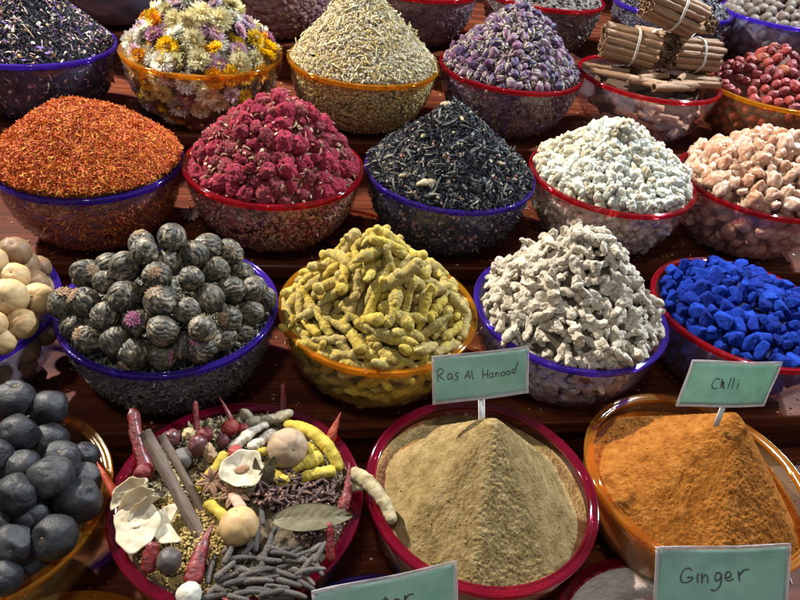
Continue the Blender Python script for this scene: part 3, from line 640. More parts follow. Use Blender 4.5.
core(b, f, .014, mat('floret mass', [(.06, .008, .012), (.2, .03, .04), (.25, .12, .08)], 160, .95, .9, 300, .003), 'floret_heap', 'dark crimson heap beneath the dried florets', 'florets')
pts = heap_points(b, f, .0182, .006, R_(36), walld=.019, ws=.0165) + [(p - n * .008, n, 0) for p, n, _ in heap_points(b, f, .021, .006, R_(37), wall=False)]
place('dried_floret', FM, pts, b, 'crumbly crimson dried floret heaped in the red rimmed bowl', 'floret', 'crimson dried florets in the bowl', 'random', rng=R_(38), smin=.5, smax=1.12)
scatter_mesh(b, 'floret_crumbs', dense_points(b, f, 350, R_(39), nwall=2200, jit=.002), [sc(seeds_proto('flake'), .005), sc(seeds_proto('chip'), .0035)], mat('floret crumb', [(.3, .04, .07), (.40, .30, .15), (.45, .1, .1), (.5, .42, .28)], 30, .8, .2, src='attr', rw=1), 'crumbs of floret and dry sepal in the red rimmed bowl', 'petals', rng=R_(40), tilt=.6)
# black tea with pods
b = BW['btea']; f = heap_fn(b, .099, .95, cx=-.01, seed=11, wob=.09, rr=.92)
core(b, f, .0015, mtc, 'tea_heap', 'heap of black tea beneath the loose leaves, centre bowl', 'tea')
mt2 = mat('black tea leaf cool', [(.005, .005, .008), (.013, .014, .020), (.028, .030, .040), (.075, .080, .098)], 60, .55, .3, 400, src='attr', rw=.75, spec=.25)
scatter_mesh(b, 'tea_leaves', dense_points(b, f, 13000, R_(41), nwall=2000, jit=.003, rr=.94), [sc(seeds_proto('needle'), .0070), sc(seeds_proto('thread'), .0078), sc(seeds_proto('flake'), .0062)], mt2, 'fine wiry black tea leaves heaped in the violet rimmed centre bowl', 'tea', rng=R_(42), tilt=.8)
scatter_mesh(b, 'tea_seeds', dense_points(b, f, 520, R_(43), nwall=600, jit=.005), [sc(seeds_proto('bud'), .0026), sc(seeds_proto('chip'), .004)], mat('pale seeds', [(.45, .40, .26), (.6, .55, .4), (.4, .08, .06), (.35, .33, .2)], 30, .7, .2, src='attr', rw=1), 'pale seeds and pink specks scattered through the black tea', 'seeds', rng=R_(44))
scatter_mesh(b, 'grey_tea_strips', dense_points(b, f, 800, R_(143), nwall=150, jit=.006), [sc(seeds_proto('flake'), .0085), sc(seeds_proto('needle'), .0105)], mat('grey tea strip', [(.03, .03, .028), (.09, .09, .075), (.05, .055, .06), (.20, .19, .155)], 30, .7, .2, src='attr', rw=1), 'grey green leaf strips among the black tea in the centre bowl', 'tea', rng=R_(144), tilt=.6, smin=.5)
mpod = mat('cardamom pod', [(.22, .21, .12), (.36, .33, .21), (.46, .41, .29)], 60, .6, .5, 150, .0008, stretch=(1, 5, 5))
def pod(seed, L_=.0085, r=.0034):
    V, F = ico(3); a = np.arctan2(V[:, 2], V[:, 1]); V = V * (1 + .10 * np.abs(np.cos(a * 1.5)) * np.hypot(V[:, 1], V[:, 2]))[:, None]; x = V[:, 0]; V[:, 1:] *= (1 - .45 * np.abs(x) ** 2)[:, None]
    return mesh('pod', V * np.array([L_, r, r]), F, mats=mpod)
PODS = [pod(1), pod(2, .0075, .0032), pod(3, .0065, .003)]
# pieces lying on the tea: local x, y of the bowl
rg = R_(45)
for i in range(60):
    a = rg.rand() * 6.28; r = .10 * math.sqrt(rg.rand()); X, Y = r * math.cos(a), r * math.sin(a) 
    z = float(f(np.array([X]), np.array([Y]))[0]); o = link('cardamom_pod', PODS[rg.randint(3)], loc=(b.x + X, b.y + Y, b.z + z + .002)); o.rotation_euler = (0, rg.uniform(-.6, .6), rg.uniform(0, 6.28))
    tag(o, 'small pale cardamom pod lying on the black tea', 'cardamom pod', 'cardamom pods on the black tea')
mrt = mat('pale root chip', [(.30, .23, .14), (.46, .37, .25)], 80, .8, .6, 200)
def on_heap(b, f, X, Y, up=.002): return Vector((b.x + X, b.y + Y, b.z + float(f(np.array([X]), np.array([Y]))[0]) + up))
def rootchip(P, r, name='root_chip', seed=0, m_=None, ell=.7, nz=.12):
    path = bez(P, 22); L_ = len(path); t = np.linspace(0, 1, L_); rad = r * np.clip(np.sin(np.pi * np.clip(t, .02, .98)), 0, 1) ** .35 * (1 + .12 * np.sin(t * 17 + seed)); V, F = tube(path, rad, 14, True, ell)
    V = V + fbm(V * 160, seed)[:, None] * r * nz * np.sign(V - path.mean(0)); return mesh(name, V, F, mats=m_ or mrt)
for (X, Y, L_, r, a, lab) in [(-.048, -.088, .019, .0062, .25, 'largest pale root chip low on the front of the black tea heap'), (-.075, -.066, .014, .004, .4, 'slim pale root chip low on the left of the black tea heap'),
                              (-.016, .004, .011, .005, 0, 'thick cream pod on the very top of the black tea heap'), (-.048, -.022, .010, .0035, .8, 'flat grey bark chip on the left slope of the black tea heap'), (.05, -.058, .012, .0038, -.5, 'pale twisted chip low on the right of the black tea heap'),
                              (.10, -.01, .012, .003, .3, 'slim pale pod sticking out at the right edge of the black tea heap'), (.07, -.07, .010, .003, -.2, 'thin grey splinter low on the right of the black tea heap'), (-.002, -.018, .013, .0028, 1.7, 'dark upright splinter near the top of the black tea heap')]:
    o = link('root_chip', rootchip([(-L_, 0, 0), (-L_ * .3, r * .8, r * .4), (L_ * .4, -r * .5, 0), (L_, r * .6, r * .3)], r, seed=int(X * 999) % 17), loc=on_heap(b, f, X, Y, .003)); o.rotation_euler = (.25, 0, a); tag(o, lab, 'root chip')
# frankincense
mfr = mat('white resin', [(.46, .36, .20), (.66, .58, .40), (.76, .74, .64), (.62, .66, .60), (.54, .44, .26), (.72, .66, .50)], 45, .36, .4, 260, .0010, rw=.5, sss=.6, ssr=.007, trans=.3, coat=.3)
def blob(seed, s, amp=.22, sub=4, name='lump', m_=None, cl=.22):
    V, F = ico(sub); c = worley(V * 1.7 + seed * 2.3, seed); V = V * (1 + amp * fbm(V * 1.6 + seed, seed, 3) + cl * (.6 - c))[:, None]; return mesh(name, V * np.array(s), F, mats=m_)
FRm = [blob(k, (.0098, .0076, .0062), .26, 4, 'resin_lump', mfr, .45) for k in range(12)]
b = BW['frank']; f = heap_fn(b, .080, .88, base=.0, cx=.0, seed=12, wob=.30, rr=.93)
core(b, f, .012, mat('resin mass', [(.14, .12, .07), (.28, .25, .17)], 120, .8, .8, 300, .002), 'resin_heap', 'heap beneath the white frankincense lumps', 'resin')
pts = heap_points(b, f, .0108, .003, R_(46), walld=.0112, ws=.010) + [(p - n * .006, n, 0) for p, n, _ in heap_points(b, f, .013, .003, R_(146), wall=False)]
place('resin_lump', FRm, pts, b, 'milky white frankincense lump in the red rimmed bowl', 'resin lump', 'white frankincense lumps in the bowl', 'random', rng=R_(47), smin=.55, smax=1.4, stuff_label='small white frankincense lumps low in the bowl, seen through its wall')
# gum
mgu = mat('peach gum', [(.60, .28, .15), (.76, .46, .30), (.82, .58, .44), (.70, .36, .20), (.82, .70, .58)], 40, .28, .4, 200, .0008, rw=.6, sss=.6, ssr=.010, coat=.4, trans=.4)
GUm = [blob(k + 20, (.0160, .0115, .0105), .22, 4, 'gum_lump', mgu, .16) for k in range(10)]
b = BW['gum']; f = heap_fn(b, .085, .72, base=.0, cx=.005, seed=13, wob=.08, rr=.92)
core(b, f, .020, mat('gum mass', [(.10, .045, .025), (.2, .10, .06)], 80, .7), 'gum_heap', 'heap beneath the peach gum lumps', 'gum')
pts = heap_points(b, f, .0170, .005, R_(48), walld=.017, ws=.0165) + [(p - n * .010, n, 0) for p, n, _ in heap_points(b, f, .018, .005, R_(148), wall=False)]
place('gum_lump', GUm, pts, b, 'smooth peach coloured gum lump in the red rimmed bowl at the right edge', 'gum lump', 'peach gum lumps in the bowl', 'random', rng=R_(49), smin=.5, smax=1.15)

# ================================================================== third row
def rnd_look(k): return k
# dried tan limes
def lime(seed, R=.02, tex='tan', sub=5, name='peel'):
    V, F = ico(sub); a = np.arctan2(V[:, 1], V[:, 0]); z = V[:, 2]; rr_ = np.hypot(V[:, 0], V[:, 1])
    gro = np.abs(np.sin(a * 4.5 + .5 * np.sin(z * 3 + seed))) ** .35; k = 1 + (.045 * gro - .045) * rr_ ** .7 + .035 * fbm(V * 1.3 + seed, seed, 2)
    dim = np.exp(-((1 - z) / .035) ** 1.0) ; k = k - .10 * dim
    V = V * k[:, None]; V[:, 2] *= .93; return V * R, F
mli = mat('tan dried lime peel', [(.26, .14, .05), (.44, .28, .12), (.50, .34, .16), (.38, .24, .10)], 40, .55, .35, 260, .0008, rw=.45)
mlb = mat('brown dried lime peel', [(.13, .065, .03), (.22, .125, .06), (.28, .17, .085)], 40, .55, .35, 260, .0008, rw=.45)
mnub = mat('lime stem end', [(.16, .10, .05), (.3, .2, .1)], 100, .8)
def lime_obj(loc, ax, R, label, mats_, grp=None, seed=1, black=False):
    o = tag(link('dried_lime', None), label, 'dried lime', grp); o.matrix_world = frame_m(loc, ax, seed * 1.3)
    V, F = (lime(seed, R) if not black else black_lime(seed, R)); link('peel', mesh('peel', V, F, mats=mats_), o)
    Vn, Fn = lump(2, (R * .075, R * .075, R * .045), .2, 3, seed); link('stem_scar', mesh('stem_scar', Vn + np.array([0, 0, R * .84 if not black else R * .80]), Fn, mats=mnub), o); return o
def black_lime(seed, R):
    V, F = ico(5); r_ = R_(seed + 50); k = 1 + .05 * fbm(V * 1.2 + seed, seed, 2)
    for _ in range(5):      # flat dents and soft folds of the shrunken skin
        n = r_.randn(3); n /= np.linalg.norm(n); d = V @ n; c = r_.uniform(.80, .93); k = np.where(d * k > c, k - (d * k - c) * .75, k)
    n = r_.randn(3); n /= np.linalg.norm(n); d = V @ n; k = k - .05 * np.exp(-((d - .86) / .035) ** 2)
    k = k - .022 * np.exp(-(fbm(V * 1.6 + seed * 3, seed + 7, 2) / .05) ** 2) - .010 * np.exp(-(fbm(V * 3.4 + seed, seed + 8, 2) / .06) ** 2) + .006 * fbm(V * 9, seed, 3); k = k - .10 * np.exp(-((1 - V[:, 2]) / .03))
    return V * k[:, None] * R, F
def pick(u, v, b, h): return at(u, v, b.z + h)
PX3 = .00118
b = BW['plime']
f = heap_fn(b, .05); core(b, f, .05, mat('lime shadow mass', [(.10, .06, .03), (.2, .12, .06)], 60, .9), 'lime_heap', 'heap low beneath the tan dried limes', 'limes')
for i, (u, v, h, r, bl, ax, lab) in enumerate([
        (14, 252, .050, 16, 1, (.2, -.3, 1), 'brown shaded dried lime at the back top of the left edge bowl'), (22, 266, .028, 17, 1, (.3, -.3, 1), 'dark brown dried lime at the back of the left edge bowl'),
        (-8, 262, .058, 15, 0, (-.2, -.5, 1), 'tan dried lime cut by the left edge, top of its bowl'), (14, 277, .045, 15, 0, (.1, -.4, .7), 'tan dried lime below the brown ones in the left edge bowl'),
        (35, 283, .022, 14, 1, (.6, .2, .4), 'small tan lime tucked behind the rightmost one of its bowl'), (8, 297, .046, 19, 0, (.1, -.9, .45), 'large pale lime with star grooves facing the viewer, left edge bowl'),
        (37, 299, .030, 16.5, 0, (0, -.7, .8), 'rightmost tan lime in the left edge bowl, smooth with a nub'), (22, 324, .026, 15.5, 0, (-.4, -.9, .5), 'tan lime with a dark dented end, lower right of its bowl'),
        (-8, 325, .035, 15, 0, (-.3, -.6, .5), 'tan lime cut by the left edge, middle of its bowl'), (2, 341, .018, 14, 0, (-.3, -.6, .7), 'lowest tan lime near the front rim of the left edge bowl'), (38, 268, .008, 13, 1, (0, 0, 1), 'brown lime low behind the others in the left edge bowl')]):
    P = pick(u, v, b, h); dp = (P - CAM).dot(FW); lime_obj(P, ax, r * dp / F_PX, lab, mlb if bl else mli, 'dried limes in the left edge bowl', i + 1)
pts = heap_points(b, heap_fn(b, -.02), .030, .016, R_(50), ws=.019)
for p, n, w_ in pts:
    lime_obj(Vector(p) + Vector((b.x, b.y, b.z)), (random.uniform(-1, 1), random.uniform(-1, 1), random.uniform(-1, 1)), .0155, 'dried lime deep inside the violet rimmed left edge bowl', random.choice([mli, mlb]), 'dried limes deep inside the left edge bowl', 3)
# tea balls
mtb = None
def teaball_mat():
    m, nt, out = new_mat('dried tea ball leaf'); N = nt.nodes.new; L = nt.links.new
    a = N('ShaderNodeAttribute'); a.attribute_name = 'rnd'; oi = N('ShaderNodeObjectInfo')
    cr = N('ShaderNodeValToRGB'); e = cr.color_ramp.elements; e[0].color = (.012, .010, .006, 1); e[0].position = .05; e[1].color = (.32, .255, .17, 1); e[1].position = 1.; q = e.new(.45); q.color = (.060, .050, .032, 1); q = e.new(.72); q.color = (.115, .092, .060, 1)
    n = N('ShaderNodeTexNoise'); n.inputs['Scale'].default_value = 420; n.inputs['Detail'].default_value = 6; tc = N('ShaderNodeTexCoord'); L(tc.outputs['Object'], n.inputs['Vector'])
    ad = N('ShaderNodeMath'); ad.operation = 'MULTIPLY_ADD'; ad.inputs[1].default_value = .7; ad.inputs[2].default_value = -.35; L(n.outputs[0], ad.inputs[0]); a2 = N('ShaderNodeMath'); L(ad.outputs[0], a2.inputs[0]); L(a.outputs['Fac'], a2.inputs[1]); L(a2.outputs[0], cr.inputs[0])
    hs = N('ShaderNodeHueSaturation'); mr = N('ShaderNodeMapRange'); mr.inputs[3].default_value = .75; mr.inputs[4].default_value = 1.35; L(oi.outputs['Random'], mr.inputs[0]); L(mr.outputs[0], hs.inputs['Value']); L(cr.outputs[0], hs.inputs['Color'])
    p = N('ShaderNodeBsdfPrincipled'); L(hs.outputs[0], p.inputs['Base Color']); p.inputs['Roughness'].default_value = .55
    b_ = N('ShaderNodeBump'); b_.inputs['Strength'].default_value = .35; b_.inputs['Distance'].default_value = .0005; L(n.outputs[0], b_.inputs['Height']); L(b_.outputs[0], p.inputs['Normal']); L(p.outputs[0], out.inputs[0]); return m
mtb = teaball_mat()
mtuft = mat('tan tuft', [(.22, .13, .07), (.40, .26, .15), (.16, .09, .05)], 200, .85, .6, 700); mtp = mat('pink tuft', [(.34, .06, .18), (.50, .18, .32), (.24, .04, .12)], 200, .85, .6, 700)
def teaball(seed, R=.0160):
    V, F = ico(5); r_ = R_(seed); k = np.ones(len(V)); strand = np.zeros(len(V))
    a = np.arctan2(V[:, 1], V[:, 0]) ; z = V[:, 2]; tw = r_.uniform(.4, 1.6) * r_.choice([-1, 1]); nz = fbm(V * 1.7 + seed, seed, 2)
    ph = a * r_.randint(5, 8) + tw * 3.6 * z + 2.6 * nz; rg_ = 1 - np.abs(np.sin(ph)); fine = 1 - np.abs(np.sin(ph * 3.1 + 1.6 * fbm(V * 2.2 + seed, seed + 4, 2)))
    k = 1 + .05 * fbm(V * 1.3 + seed, seed + 9, 2) - .13 * rg_ ** 4 - .05 * fine ** 2 + .008 * fbm(V * 9, seed + 2, 2); V2 = V * (k + .07 * fbm(V * .9 + seed * 5, seed + 20, 1))[:, None] * R * np.array([1, r_.uniform(.9, 1.02), r_.uniform(.88, 1.05)])
    V2 = V2; s_ = np.clip(.56 - .34 * rg_ ** 3 - .20 * fine ** 2 + .50 * fbm(V * np.array([4, 4, 2.]) + seed, seed + 6, 2), 0, 1)
    return mesh('leaf_ball', V2, F, mats=mtb, rnd=s_)
TBm = [teaball(k) for k in range(9)]
def tuft(seed, m_, R=.0160, s=1.):
    r_ = R_(seed); parts = []
    for j in range(120):
        a = r_.rand() * 6.28; q = r_.rand() ** .6 * .0062 * s; x, y = q * math.cos(a), q * math.sin(a); zz = math.sqrt(max(R ** 2 - q * q, 0)) * .95 - .0012
        T = tube(bez([(x, y, zz), (x * 1.2, y * 1.2, zz + .0012), (x * 1.5 + r_.randn() * .0008, y * 1.5 + r_.randn() * .0008, zz + .0012 + .0005 * r_.randn())], 4), [.0009, .0009, .0007, .0002], 5); parts.append((T[0], T[1], 0, 0.))
    return mk('flower_tuft', parts, m_)
TUm = [tuft(1, mtuft), tuft(2, mtuft, s=.7)]; TPm = [tuft(3, mtp, s=1.1)]
b = BW['tball']; zb = b.z
# u, v, height over the rim, radius in px, tuft (0 none, 1 tan, 2 pink), tuft direction
TB = [(144, 251, .090, 0, None), (171, 238, .098, 0, None), (168, 251, .085, 0, None), (143, 240, .088, 1, (-.2, .1, 1)), (195, 249, .082, 0, None), (227, 250, .066, 1, (.1, -.7, .6)), (241, 266, .050, 0, None), (209, 249, .074, 0, None),
      (125, 263, .078, 0, None), (90, 271, .062, 1, (.5, -.4, .6)), (158, 273, .078, 1, (0, -.6, .8)), (192, 275, .074, 0, None), (217, 266, .066, 0, None), (233, 286, .046, 0, None), (252, 288, .034, 0, None), (262, 292, .024, 0, None),
      (209, 293, .056, 0, None), (163, 297, .062, 1, (-.4, -.1, 1)), (124, 292, .062, 0, None), (88, 295, .050, 1, (-.8, -.1, .8)), (65, 302, .036, 1, (.3, 0, 1)), (106, 274, .066, 0, None), (107, 311, .042, 0, None), (73, 319, .024, 0, None),
      (137, 317, .046, 2, (-.1, -.6, .8)), (166, 328, .042, 0, None), (201, 322, .044, 0, None), (230, 313, .036, 1, (-.5, -.6, .4)), (255, 312, .024, 0, None), (187, 308, .052, 0, None), (87, 333, .020, 1, (-.6, -.4, .8)), (118, 336, .024, 0, None),
      (178, 339, .026, 0, None), (130, 355, .016, 1, (-.6, -.9, -.5)), (162, 357, .016, 2, (.9, -.3, .1)), (205, 350, .018, 2, (0, -.2, 1)), (231, 339, .018, 0, None), (255, 330, .012, 0, None), (150, 262, .068, 0, None), (208, 262, .056, 0, None), (110, 262, .055, 1, (-1, 0, .3)), (140, 345, .010, 0, None), (212, 335, .02, 0, None), (95, 318, .02, 0, None), (150, 290, .04, 0, None), (240, 300, .028, 0, None)]
POS = [pick(u, v + 5, b, h * .94) for (u, v, h, *_) in TB]
POS0 = [p.copy() for p in POS]
for it in range(40):        # push overlapping balls apart while holding them near their places
    for i in range(len(POS)):
        for j in range(i + 1, len(POS)):
            d = POS[j] - POS[i]; l = d.length
            if l < .0285: q = d.normalized() * (.0285 - l) * .4 if l > 1e-5 else Vector((.001, 0, 0)); POS[i] = POS[i] - q; POS[j] = POS[j] + q
    for i in range(len(POS)): POS[i] = POS[i].lerp(POS0[i], .12)
for i, P in enumerate(POS):      # keep the heap inside the rim
    dx, dy = P.x - b.x, P.y - b.y; r = math.hypot(dx, dy); h = P.z - zb; lim = .113 if h > .03 else .108
    if r > lim: POS[i] = Vector((b.x + dx * lim / r, b.y + dy * lim / r, P.z))
for i, (u, v, h, tf, ax) in enumerate(TB):
    ax = ax or (random.uniform(-1, 1), random.uniform(-1, 1), random.uniform(-1, 1))
    o = link('tea_ball', None); o.matrix_world = frame_m(POS[i], ax, i * 1.7, s=random.uniform(.84, 1.12)); link('leaf_ball', TBm[i % 9], o)
    if tf == 2: lab, grp = ['grey green tea ball with a pink spot at the upper left of the heap front', 'tea ball at the front rim with a purple pink patch on its right side', 'front tea ball with a pink tuft on top, right of the middle'][[24, 34, 35].index(i)], None
    elif tf == 1: lab, grp = {3: 'tan topped tea ball at the upper left of the peak', 5: 'tea ball with a pale tan tuft at the back right, under the crimson bowl', 9: 'tea ball with a tan tuft at the upper left shoulder of the heap', 10: 'tea ball with a tan tuft facing up in the upper middle of the heap',
        17: 'tea ball with a tan tuft at its left, in the centre of the heap', 19: 'tea ball at the left flank with a tan patch, next to the leftmost one', 20: 'leftmost tea ball, its tan top peeking at the edge of the heap', 23: 'tea ball on the right half with a pale tan tuft on its left side',
        30: 'tea ball low on the left with a ragged tan side', 33: 'front tea ball at the rim with a tan tip pointing down left'}.get(i, 'tea ball with a tan tuft behind the left shoulder of the heap'), 'tea balls with tan tufts'
    else: lab, grp = 'plain grey green rolled tea ball in the violet rimmed bowl', 'plain rolled tea balls'
    if tf: link('flower_tuft', random.choice(TUm if tf == 1 else TPm), o)
    tag(o, lab, 'tea ball', grp)
f = heap_fn(b, .03, 1, base=-.016, seed=14)
mg = mat('loose green tea', [(.05, .05, .04), (.14, .135, .10), (.24, .22, .17), (.07, .08, .055)], 40, .7, .3, src='attr', rw=.9)
core(b, f, .002, mat('green tea mass', [(.03, .03, .022), (.10, .095, .07)], 260, .9, .9, 400, .002), 'tea_heap', 'loose grey green tea under the tea balls', 'tea')
scatter_mesh(b, 'loose_tea', dense_points(b, f, 5500, R_(52), nwall=6500, jit=.004), [sc(seeds_proto('needle'), .0055), sc(seeds_proto('flake'), .006), sc(seeds_proto('thread'), .006)], mg, 'loose curled green tea around and below the tea balls', 'tea', rng=R_(53), tilt=.6)
pl = [o for o in COL.objects if o.get('category') == 'tea ball' and o['label'].startswith('plain')]
pl.sort(key=lambda o: to_px(o.matrix_world.translation)[1]); pl[0]['label'] = 'plain tea ball resting at the very peak of the grey green heap'; pl[-1]['label'] = 'plain tea ball lying lowest at the front of the grey green heap'
pl = pl[1:-1]; pl.sort(key=lambda o: to_px(o.matrix_world.translation)[0]); pl[-1]['label'] = 'plain tea ball farthest right in the grey green heap, next to the turmeric bowl'
# turmeric
mtu = mat('turmeric root skin', [(.15, .095, .02), (.42, .285, .028), (.55, .405, .07), (.28, .205, .06), (.50, .39, .15), (.42, .30, .035)], 110, .85, .9, 300, .0012, rw=.45)
def root_finger(L_, r, seed, m_, bend=.2, stubs=2, name='root', sub=22):
    r_ = R_(seed); n = 100; P = bez([(-L_ / 2, 0, 0), (-L_ * .2, L_ * bend * r_.randn(), L_ * bend * .4 * r_.randn()), (L_ * .2, L_ * bend * r_.randn(), L_ * bend * .4 * r_.randn()), (L_ / 2, L_ * bend * .5 * r_.randn(), 0)], n)
    t = np.linspace(0, 1, n); e0 = np.clip(t / .10, 0, 1); e1 = np.clip((1 - t) / .42, 0, 1)
    rad = r * np.sqrt(np.clip(1 - (1 - e0) ** 2, .02, 1)) * np.clip(1 - (1 - e1) ** 2.4, .01, 1) ** .6 * (1.05 + .14 * np.sin(t * 9 + seed * 2) + .08 * np.sin(t * 19 + seed * 3)) - .00022 * (np.abs(np.sin(t * 46 + 1.5 * np.sin(t * 9 + seed))) < .22)
    V, F = tube(P, rad, sub); c = np.vstack([np.repeat(P, sub, 0), P[0], P[-1]])
    V = c + (V - c) * (1 + .10 * fbm(V * 130 + seed, seed, 2) + .08 * fbm(V * 420 + seed, seed + 2, 3))[:, None]; parts = [(V, F, 0, 0.)]
    for k in range(stubs):
        i = r_.randint(12, 80); a = r_.rand() * 6.28; d = np.array([r_.randn() * .5, math.cos(a), math.sin(a)]); d /= np.linalg.norm(d); l = r * r_.uniform(1.1, 2.0)
        T = tube(bez([P[i], P[i] + d * l * .6, P[i] + d * l * .9, P[i] + d * l], 12), [r * .7, r * .68, r * .66, r * .64, r * .62, r * .6, r * .56, r * .5, r * .42, r * .32, r * .2, r * .04], 14)
        parts.append((T[0] + .12 * r * fbm(T[0] * 300, seed)[:, None] * d, T[1], 0, 0.))
    return mk(name, parts, m_)
TUR = [root_finger(.060 + .012 * math.sin(k * 2.3), .0065 + .0010 * math.sin(k * 1.7), k + 5, mtu, .07, [0, 1, 0, 1, 0, 2, 0, 1][k % 8], 'turmeric_root') for k in range(14)]
b = BW['turm']; f = heap_fn(b, .092, .86, base=.001, seed=15, wob=.14, rr=.80)
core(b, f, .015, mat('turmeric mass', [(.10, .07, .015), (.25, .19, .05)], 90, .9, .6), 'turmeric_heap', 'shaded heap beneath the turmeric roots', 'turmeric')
rg = R_(54)
pts = heap_points(b, f, .0165, .001, rg, walld=.017, ws=.009) + [(p - n * .008, n, 0) for p, n, _ in heap_points(b, f, .019, .003, R_(55), wall=False)]
def place_long(name, meshes, pts_, b, label, cat, group, down=.6, rng=None, smin=.8, smax=1.15, tilt=.25, keep=None):
    made = []
    for p, n, wl in sorted(pts_, key=lambda q: (q[2], q[0][1] - .6 * q[0][2]))[:300]:
        n = Vector(n); loc = Vector(p) + Vector((b.x, b.y, b.z)); g = Vector((0, 0, -1)); dn = (g - n * g.dot(n))
        hx = dn.normalized() * down + Vector(rng.randn(3)) * (1 - down) * 1.6 if dn.length > .05 else Vector(rng.randn(3))
        s = rng.uniform(smin, smax) * (.8 if wl else 1); rad_ = math.hypot(p[0], p[1])
        if not wl and rad_ > b.R * .58: s = min(s, .85); hx = Vector((-p[1], p[0], 0)).normalized() * rng.choice([-1, 1]) + Vector(rng.randn(3)) * .25 + Vector((0, 0, .3)) * rng.randn()
        M = frame_m(loc, n + Vector(rng.randn(3)) * (tilt if not wl else .08), 0, hx if not wl else Vector(rng.randn(3)), s)
        o = link(name, meshes[rng.randint(len(meshes))]); o.matrix_world = M @ Matrix.Rotation(rng.rand() * 6.28, 4, 'X'); tag(o, label, cat, group); made.append(o)
    single_out(made, [q[2] for q in sorted(pts_, key=lambda q: (q[2], q[0][1] - .6 * q[0][2]))[:300]], name, group)
place_long('turmeric_root', TUR, pts, b, 'knobbly yellow dried turmeric root in the yellow rimmed bowl', 'turmeric root', 'turmeric roots heaped in the bowl', .64, rg, tilt=.38, smin=.7, smax=1.1)
# ginger
mgi = mat('dried ginger', [(.20, .145, .09), (.44, .37, .27), (.60, .54, .44), (.32, .26, .18), (.52, .46, .36)], 75, .9, .8, 300, .0012, rw=.35)
def remesh(parts, voxel, name, m_, seed, amp=.0007, fr=170, amp2=.0012, fr2=60):
    me = mk('t', parts, m_); o = link('t', me); md = o.modifiers.new('r', 'REMESH'); md.mode = 'VOXEL'; md.voxel_size = voxel; md.use_smooth_shade = True
    dg = bpy.context.evaluated_depsgraph_get(); ev = o.evaluated_get(dg); me2 = bpy.data.meshes.new_from_object(ev); bpy.data.objects.remove(o); bpy.data.meshes.remove(me)
    n = len(me2.vertices); V = np.empty(n * 3, np.float32); me2.vertices.foreach_get('co', V); V = V.reshape(-1, 3).astype(float); Nn = np.empty(n * 3, np.float32); me2.vertices.foreach_get('normal', Nn); Nn = Nn.reshape(-1, 3)
    V = V + Nn * (amp * fbm(V * fr * 1.6, seed, 3) + amp2 * fbm(V * fr2, seed + 3, 2) - .0011 * np.exp(-(fbm(V * np.array([60, 130, 100]), seed + 9, 2) / .06) ** 2))[:, None]; me2.vertices.foreach_set('co', V.astype(np.float32).ravel()); me2.name = name; me2.update()
    me2.polygons.foreach_set('use_smooth', np.ones(len(me2.polygons), bool)); return me2
def ginger(seed, L_=.03):
    r_ = R_(seed); parts = []; pos = np.zeros(3); dr = np.array([1., 0, 0]); n_ = r_.randint(3, 6)
    for k in range(n_):
        V, F = ico(4); nn = r_.randn(9, 3); nn /= np.linalg.norm(nn, axis=1)[:, None]; dd = r_.uniform(.65, 1.05, 9); q = np.maximum(V @ nn.T, 1e-4) / dd[None]; rr = np.minimum((q ** 9).sum(1) ** (-1 / 9.), 1.35)
        sc_ = np.array([r_.uniform(.0065, .0105), r_.uniform(.0042, .0070), r_.uniform(.0035, .0052)]); V = V * rr[:, None] * sc_; a = math.atan2(dr[1], dr[0]); c, s_ = math.cos(a), math.sin(a)
        V = np.stack([V[:, 0] * c - V[:, 1] * s_, V[:, 0] * s_ + V[:, 1] * c, V[:, 2]], -1); parts.append((V + pos, F, 0, 0.))
        if k < 2 or r_.rand() < .5: pos = pos + dr * r_.uniform(.008, .011); a += r_.randn() * .7
        else: pos = parts[0][0].mean(0) + dr * .004; a += 1.6 * r_.choice([-1, 1]); pos = pos + np.array([math.cos(a), math.sin(a), r_.randn() * .2]) * .008
        dr = np.array([math.cos(a), math.sin(a), 0])
    c = np.mean([p[0].mean(0) for p in parts], 0); parts = [(p[0] - c, *p[1:]) for p in parts]
    return remesh(parts, .0008, 'ginger_root', mgi, seed, .0003, 300, .0010, 90)
GIm = [ginger(k + 3) for k in range(12)]
b = BW['ging']; f = heap_fn(b, .124, .96, base=.002, cx=-.006, seed=16, wob=.12, rr=.88)
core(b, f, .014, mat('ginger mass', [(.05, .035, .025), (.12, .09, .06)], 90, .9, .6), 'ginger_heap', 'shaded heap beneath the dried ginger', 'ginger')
pts = heap_points(b, f, .0165, .003, R_(56), walld=.0165, ws=.0125) + [(p - n * .007, n, 0) for p, n, _ in heap_points(b, f, .019, .003, R_(57), wall=False)]
place('ginger_root', GIm, pts, b, 'gnarled greyish white dried ginger piece in the violet rimmed bowl', 'ginger root', 'dried ginger pieces heaped in the bowl', rng=R_(58), smin=.6, smax=1.15, tilt=.6, stuff_label='dried ginger pieces low in the heap, seen through the bowl wall')
# blue chunks
mbl = mat('indigo chunk', [(.002, .010, .10), (.003, .020, .23), (.007, .042, .38), (.02, .085, .46)], 90, .9, 1, 420, .0018, rw=.5, spec=.2)
def chunk(seed, s):
    r_ = R_(seed); V, F = ico(4); n = r_.randn(13, 3); n /= np.linalg.norm(n, axis=1)[:, None]; d = r_.uniform(.72, 1.05, 13); q = np.maximum(V @ n.T, 1e-4) / d[None]
    r = (q ** 22).sum(1) ** (-1 / 22.); r = np.minimum(r, 1.35); V = V * r[:, None] * (1 + .06 * fbm(V * 2.2, seed) + .055 * fbm(V * 8, seed + 1, 3))[:, None]; return mesh('indigo_chunk', V * np.array(s), F, mats=mbl)
CHm = [chunk(k, (.0116 + .002 * math.sin(k), .0094, .0084)) for k in range(10)]
b = BW['blue']; f = heap_fn(b, .048, .66, base=-.003, cx=-.03, seed=17, wob=.16, rr=.88)
